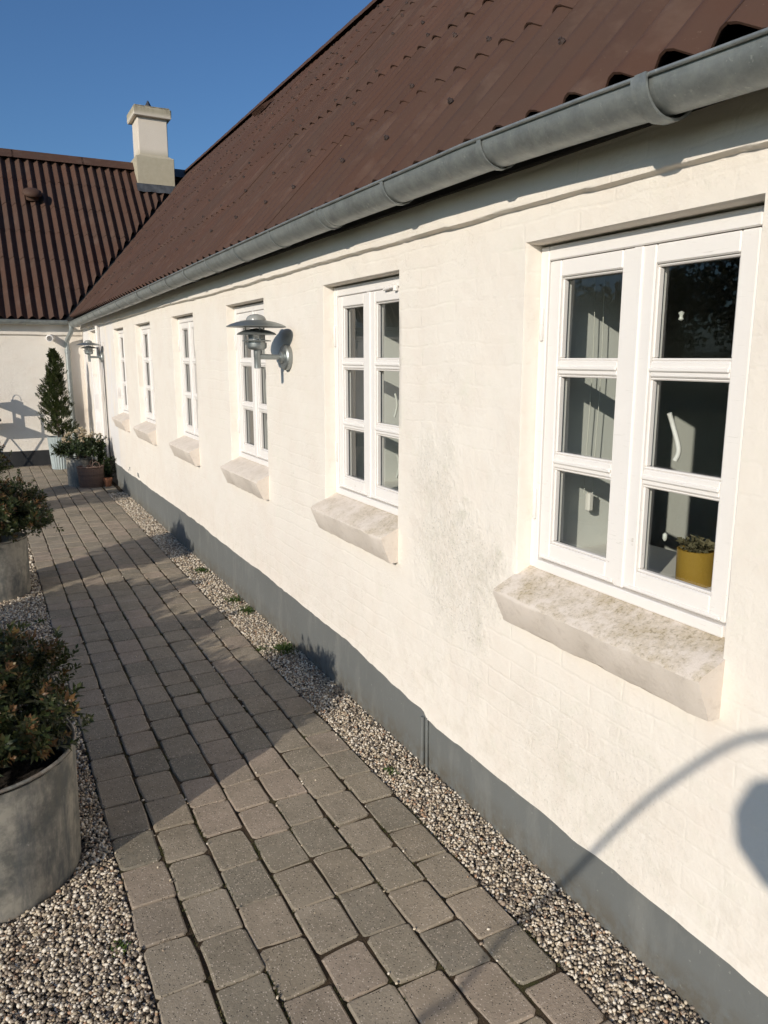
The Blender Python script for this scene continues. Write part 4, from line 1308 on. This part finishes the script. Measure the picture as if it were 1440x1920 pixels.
# tub with flowering shrub, wicker basket, dark ivy, terracotta pot
tub((1.03, 10.42), .155, .36, 'small mottled zinc tub behind the wicker basket', None)
fl = shrub((1.06, 10.42), .35, .30, .30, 300, 31, 'leafy plant with cream flower heads in the small zinc tub', name='flowering_plant', cat='plant', tip_frac=.0, mats=('dkleaf', 'ltleaf'), lsz=1.5, low=-.3)
rg = np.random.default_rng(8)
PV = []; PF = []; nb = 0
for k in range(46):
    a = rg.uniform(0, 6.28); e = rg.uniform(0, .24)
    c_ = np.array([1.08 + e * math.cos(a), 10.40 + e * math.sin(a), .60 + .10 * (1 - e / .24) + rg.uniform(-.07, .03)])
    n = 16; d = rg.normal(size=(n, 3)); d[:, 2] = np.abs(d[:, 2]) * .8
    V, F = leaves(np.repeat(c_[None], n, 0) + d * .004, d, rg.normal(size=(n, 3)), rg.uniform(.016, .03, n), rg.uniform(.014, .022, n))
    PV.append(V); PF.append(F + nb); nb += len(V)
tag(np_mesh('flower_heads', np.vstack(PV), np.vstack(PF), [M['petal']], fl), kind='stuff')

def basket(c, label):
    root = empty('wicker_basket', (c[0], c[1], 0), label, 'basket')
    rx, ry, h = .135, .10, .25
    m = MB(); nst = 22
    for r in range(17):
        z = .008 + r * .0150; k = 1 + .12 * z / h
        pts = []
        for i in range(nst * 2 + 1):
            a = math.pi * i / nst; w = .0045 * (1 if (i + r) % 2 else -1)
            pts.append((c[0] + (rx * k + w) * math.cos(a), c[1] + (ry * k + w) * math.sin(a), z))
        m.tube(pts, .0072, 5, caps=False)
    m.build('weave', M['wicker'], root, smooth=60)
    m = MB()
    for i in range(nst * 2):
        a = math.pi * i / nst
        m.tube([(c[0] + rx * math.cos(a), c[1] + ry * math.sin(a), .004), (c[0] + rx * 1.12 * math.cos(a), c[1] + ry * 1.12 * math.sin(a), h)], .004, 4)
    m.build('stakes', M['wicker'], root)
    m = MB(); pts = [(c[0] + rx * 1.14 * math.cos(a), c[1] + ry * 1.14 * math.sin(a), h + .006) for a in np.linspace(0, 2 * math.pi, 33)]; m.tube(pts, .011, 7, caps=False); m.build('rim', M['wicker'], root, smooth=60)
    for s in (-1, 1):
        m = MB(); m.tube(curve_pts([(c[0] + .055 - .045, c[1] + s * ry * 1.12, h), (c[0] + .055 - .035, c[1] + s * ry * 1.14, h + .055), (c[0] + .055, c[1] + s * ry * 1.15, h + .075), (c[0] + .055 + .035, c[1] + s * ry * 1.14, h + .055), (c[0] + .055 + .045, c[1] + s * ry * 1.12, h)]), .007, 7)
        m.build('handle', M['wicker'], root, smooth=60)
    m = MB(); m.lathe((c[0], c[1], h - .05), [(.10, 0), (.10, .01)], 20); m.build('liner', M['terra'], root)
basket((1.13, 10.18), 'brown wicker basket with loop handle at the far end of the path')
shrub((1.31, 10.28), .12, .12, .34, 150, 41, 'dark ivy-like bush squeezed between wicker basket and wall', name='dark_bush', cat='bush', tip_frac=0, mats=('dkleaf', 'dkleaf'), lsz=1.15, low=-.9, stemz=.0)
root = empty('terracotta_pot', (1.32, 10.13, -.01), 'small terracotta pot standing against the plinth beside the wicker basket', 'flower pot')
m = MB(); m.lathe((1.32, 10.13, -.01), [(.035, 0), (.050, .085), (.057, .086), (.058, .115), (.050, .115), (.045, .08)], 20); m.build('body', M['terra'], root, smooth=40)
m = MB(); m.lathe((1.32, 10.13, .085), [(.047, 0), (.046, .003)], 14); m.build('soil', M['soil'], root)

P, D, n, rg = moss()
V, F = leaves(P, D, rg.normal(size=(n, 3)), rg.uniform(.005, .012, n), rg.uniform(.002, .004, n), .3)
tag(np_mesh('joint_moss', V, F, [M['moss']], path), kind='stuff')
# ---- weeds in the gravel
def weed(x, y, s, n, label, seed):
    rg = np.random.default_rng(seed)
    a = rg.uniform(0, 6.28, n); e = np.abs(rg.normal(0, .32, n)) * s
    P = np.c_[x + e * np.cos(a) * .9, y + e * np.sin(a) * 1.3, np.full(n, -.008)]
    P[:, 0] = np.minimum(P[:, 0], X - .012)
    D = np.c_[np.cos(a) * .6, np.sin(a) * .6, rg.uniform(.35, 1.3, n)] + rg.normal(0, .2, (n, 3))
    V, F = leaves(P, D, rg.normal(size=(n, 3)), rg.uniform(.3, .8, n) * s * .5, rg.uniform(.004, .009, n), .3)
    V[:, 0] = np.minimum(V[:, 0], X - .004)
    o = np_mesh('weed_tuft', V, F, [M['grass']]); tag(o, label, 'weed', 'weeds in the wall gravel')
weed(1.375, 5.68, .10, 150, 'green weed tuft just in front of the second shadow on the plinth', 1)
weed(1.385, 4.85, .10, 120, 'grassy weed tuft against the plinth, midway along the gravel', 2)
weed(1.395, 4.60, .10, 150, 'bushier weed tuft against the plinth below the third window', 3)
weed(1.37, 3.86, .12, 220, 'largest weed tuft, beside the near shadow on the plinth', 4)
weed(1.262, 3.92, .06, 60, 'small weed at the path edge beside the largest tuft', 5)
weed(1.30, 2.45, .05, 45, 'tiny weed in the gravel by the plinth strip', 6)
weed(.205, 1.98, .05, 50, 'small yellowish weed at the left path edge in the foreground', 7)
weed(.20, 5.0, .06, 70, 'low weed between path and second tub', 8)

# ================================================================== things behind the panes
zb_ = Z0 + .033
root = empty('yellow_pot', (1.675, 1.395, zb_), 'yellow pot with dried plant behind the nearest right-hand window pane', 'flower pot')
m = MB(); m.lathe((1.675, 1.395, zb_), [(.075, 0), (.082, .006), (.078, .009), (.046, .010)], 26); m.build('saucer', M['wpaint'], root, smooth=40)
m = MB(); m.lathe((1.675, 1.395, zb_ + .010), [(.046, 0), (.050, .004), (.052, .095), (.048, .096), (.046, .07), (.001, .07)], 28); m.build('body', M['yellow'], root, smooth=40)
rg = np.random.default_rng(77); n = 170
d = rg.normal(size=(n, 3)); d[:, 2] = np.abs(d[:, 2]) * .6
P = np.array([1.675, 1.395, zb_ + .10]) + np.clip(rg.normal(0, .022, (n, 3)), -.026, .026) * np.array([1, 1, .5]) + np.array([0, 0, .012])
V, F = leaves(P, d, rg.normal(size=(n, 3)), rg.uniform(.012, .024, n), rg.uniform(.008, .014, n), .35)
np_mesh('dried_plant', V, F, [M['dried']], root)
# roller blind with bead chain in the nearest window
root = empty('roller_blind', (1.70, 1.83, 1.88), 'white roller blind cord behind the left panes of the nearest window', 'blind')
m = MB(); m.tube([(1.70, 1.115, 1.885), (1.70, 1.87, 1.885)], .018, 14); m.build('roller', M['curtain'], root, smooth=60)
m = MB()
for (yy, xx) in ((1.852, 1.685), (1.846, 1.715)):
    for i in range(150): 
        z = 1.87 - i * .0047
        m.lathe((xx + .004 * math.sin(z * 9), yy, z), [(.0007, -.0021), (.0021, 0), (.0007, .0021)], 5)
m.build('bead_chain', M['brass'], root, smooth=60)
m = MB(); m.box((1.69, 1.838, 1.115), (1.712, 1.858, 1.175), .005); m.build('chain_weight', M['wpaint'], root)
# folded curtains in the other rooms
def curtain(k, label):
    c, w = WIN[k]
    m = MB(); n = 60; V = []; F = []
    y1 = c + w / 2 - .02; y0_ = y1 - .17
    for i in range(n + 1):
        y = y0_ + (y1 - y0_) * i / n; x = X + .51 + .018 * math.sin(i * .62) + .006 * math.sin(i * 1.7)
        V += [(x, y, 1.0), (x + .004 * math.sin(i * .9), y, 2.05)]
    F = [(2 * i, 2 * i + 1, 2 * i + 3, 2 * i + 2) for i in range(n)]
    m.add(V, F); o = m.build('curtain', M['curtain'], None, smooth=80, origin=(X + .51, (y0_ + y1) / 2, 1.0)); tag(o, label, 'curtain')
    o.modifiers.new('thick', 'SOLIDIFY').thickness = .003
curtain(1, 'pale folded curtain behind the second window from the camera')
curtain(2, 'pale folded curtain behind the third window, next to the lamp')

# ================================================================== out of frame, known by shadow or reflection
for k, (x, y, lab, lab2) in enumerate([
        (-.92, 2.62, 'zinc tub out of frame, level with the nearest tub', 'wide shrub out of frame level with the nearest tub, known by its shadow'),
        (-.92, 3.40, 'zinc tub out of frame, behind the nearest tub', 'wide shrub out of frame whose shadow covers the path behind the nearest tub'),
        (-.95, 4.25, 'zinc tub out of frame, before the second tub', 'wide shrub out of frame whose shadow ends in the middle of the path'),
        (-.30, 9.40, 'zinc tub out of frame at the far end of the path', 'shrub out of frame shading the wicker basket at the far end')]):
    tub((x, y), .26, .40, lab, 'zinc tubs along the path')
    shrub((x, y), .34, .50 if k < 3 else .31, .54 if k < 3 else .60, 620 if k < 3 else 420, 51 + k, lab2, group='shrubs in zinc tubs', lsz=1.9)
root = empty('folding_table', (-.05, 12.47, 0), 'small folding garden table whose shadow falls on the wing wall', 'table')
m = MB(); m.box((-.34, 12.33, .70), (.22, 12.63, .722), .004); m.build('table_top', M['black'], root)
for yy in (12.36, 12.60):
    for (xa_, xb_) in ((-.30, .17), (.17, -.30)):
        m = MB(); m.tube([(xa_, yy, .70), (xb_, yy, 0)], .010, 6); m.build('leg', M['black'], root, smooth=60)
root = empty('candle_lantern', (.02, 12.48, .723), 'large candle lantern on the folding table, seen as a shadow on the wing wall', 'lantern')
m = MB(); m.box((-.12, 12.35, .724), (.17, 12.61, .745), .003)
for xx in (-.11, .155):
    for yy in (12.36, 12.595): m.box((xx - .009, yy - .009, .7455), (xx + .009, yy + .009, 1.03))
m.build('frame', M['black'], root)
m = MB(); m.add(taper((-.13, 12.34), (.18, 12.62), (-.02, 12.44), (.07, 12.52), 1.031, 1.12), BF); m.box((-.01, 12.45, 1.121), (.06, 12.51, 1.16)); m.build('roof', M['black'], root)
m = MB(); m.tube([(.025 + .06 * math.cos(t), 12.48, 1.16 + .09 * math.sin(t)) for t in np.linspace(0, math.pi, 12)], .004, 6); m.build('handle', M['black'], root)
m = MB(); m.lathe((.025, 12.48, .746), [(.035, 0), (.035, .15), (.003, .151), (.003, .165)], 14); m.build('candle', M['wpaint'], root, smooth=40)

root = empty('arch_shadow_rod', (-1.15, -.02, -.02), 'unseen curved rod added to cast the arched shadow on the near wall', 'shadow caster')  # unseen rod, added and bent so that its shadow arches over the wall
def unshadow(S, xh):
    t = (S[0] - xh) ; d = (1, .62, -.452)
    return (xh, S[1] - t * d[1], S[2] - t * d[2])
hp = [unshadow(s_, -1.15) for s_ in [(.60, 1.27, 0), (.93, 1.406, 0), (1.208, 1.534, 0), (1.44, 1.60, .01), (1.44, 1.382, .341), (1.44, 1.248, .526), (1.44, 1.077, .725), (1.44, .977, .800), (1.44, .88, .835), (1.44, .80, .81), (1.44, .76, .76)]]
foot = (-1.15, hp[0][1] + .03, -.03)
m = MB(); m.tube(curve_pts([foot] + hp), .010, 8); m.build('rod', M['black'], root, smooth=60)
bc = unshadow((1.44, .86, .60), -1.15)
m = MB(); m.tube([hp[-1], (bc[0], hp[-1][1], bc[2] + .13)], .003, 5); m.build('cord', M['black'], root)
root = empty('oval_shadow_body', (bc[0], hp[-1][1], bc[2] - .12), 'unseen round body added to cast the oval shadow on the near wall', 'hanging basket')  # stand-in body out of view, added for the oval shadow
m = MB(); m.lathe((bc[0], bc[1], bc[2]), [(.02, -.13), (.09, -.11), (.145, -.05), (.155, .02), (.13, .09), (.07, .125), (.01, .135)], 24, jit=.02); m.build('body', M['wicker'], root, smooth=60)

def tree(x, y, h, r, seed, label):
    rg = np.random.default_rng(seed)
    root = empty('garden_tree', (x, y, -.03), label, 'tree', 'trees across the yard')
    m = MB(); m.tube([(x, y, -.05), (x + .1, y, h * .3), (x, y + .1, h * .75)], [.16, .12, .03], 8)
    for k in range(6):
        a = rg.uniform(0, 6.28); z = h * rg.uniform(.25, .6); m.tube([(x, y, z), (x + r * .6 * math.cos(a), y + r * .6 * math.sin(a), z + h * .18)], [.06, .02], 5)
    m.build('trunk', M['bark'], root, smooth=60)
    n = 9000
    cl = rg.normal(size=(44, 3)); cl /= np.linalg.norm(cl, axis=1)[:, None]; cl *= rg.uniform(.4, .95, (44, 1))
    k = rg.integers(0, 44, n)
    u = cl[k] + rg.normal(0, .17, (n, 3))
    P = np.array([x, y, h * .54]) + u * np.array([r, r, h * .46]); P[:, 2] = np.maximum(P[:, 2], .15)
    V, F = leaves(P, rg.normal(size=(n, 3)), rg.normal(size=(n, 3)), rg.uniform(.18, .34, n), rg.uniform(.13, .22, n))
    np_mesh('crown', V, F, [M['tree']], root)
TL = ['broad dark tree across the yard, mirrored in the nearest window', 'tall dark tree across the yard, second in the mirrored row', 'rounded tree across the yard, third in the mirrored row',
      'lower tree across the yard, fourth in the mirrored row', 'wide tree across the yard, fifth in the mirrored row', 'far tree across the yard, sixth in the mirrored row', 'distant tree across the yard, seventh in the mirrored row', 'outermost tree across the yard, mirrored in the second window']
for k, (x, y, h, r) in enumerate([(-24, 14, 6.2, 3.4), (-26, 21, 7.0, 3.8), (-24, 28, 6.0, 3.6), (-26, 35, 6.6, 3.8), (-24, 43, 6.4, 3.8), (-26, 52, 7.4, 4.6), (-25, 62, 7.6, 4.8), (-24, 73, 8.4, 5.4)]):
    tree(x, y, h, r, 100 + k, TL[k])
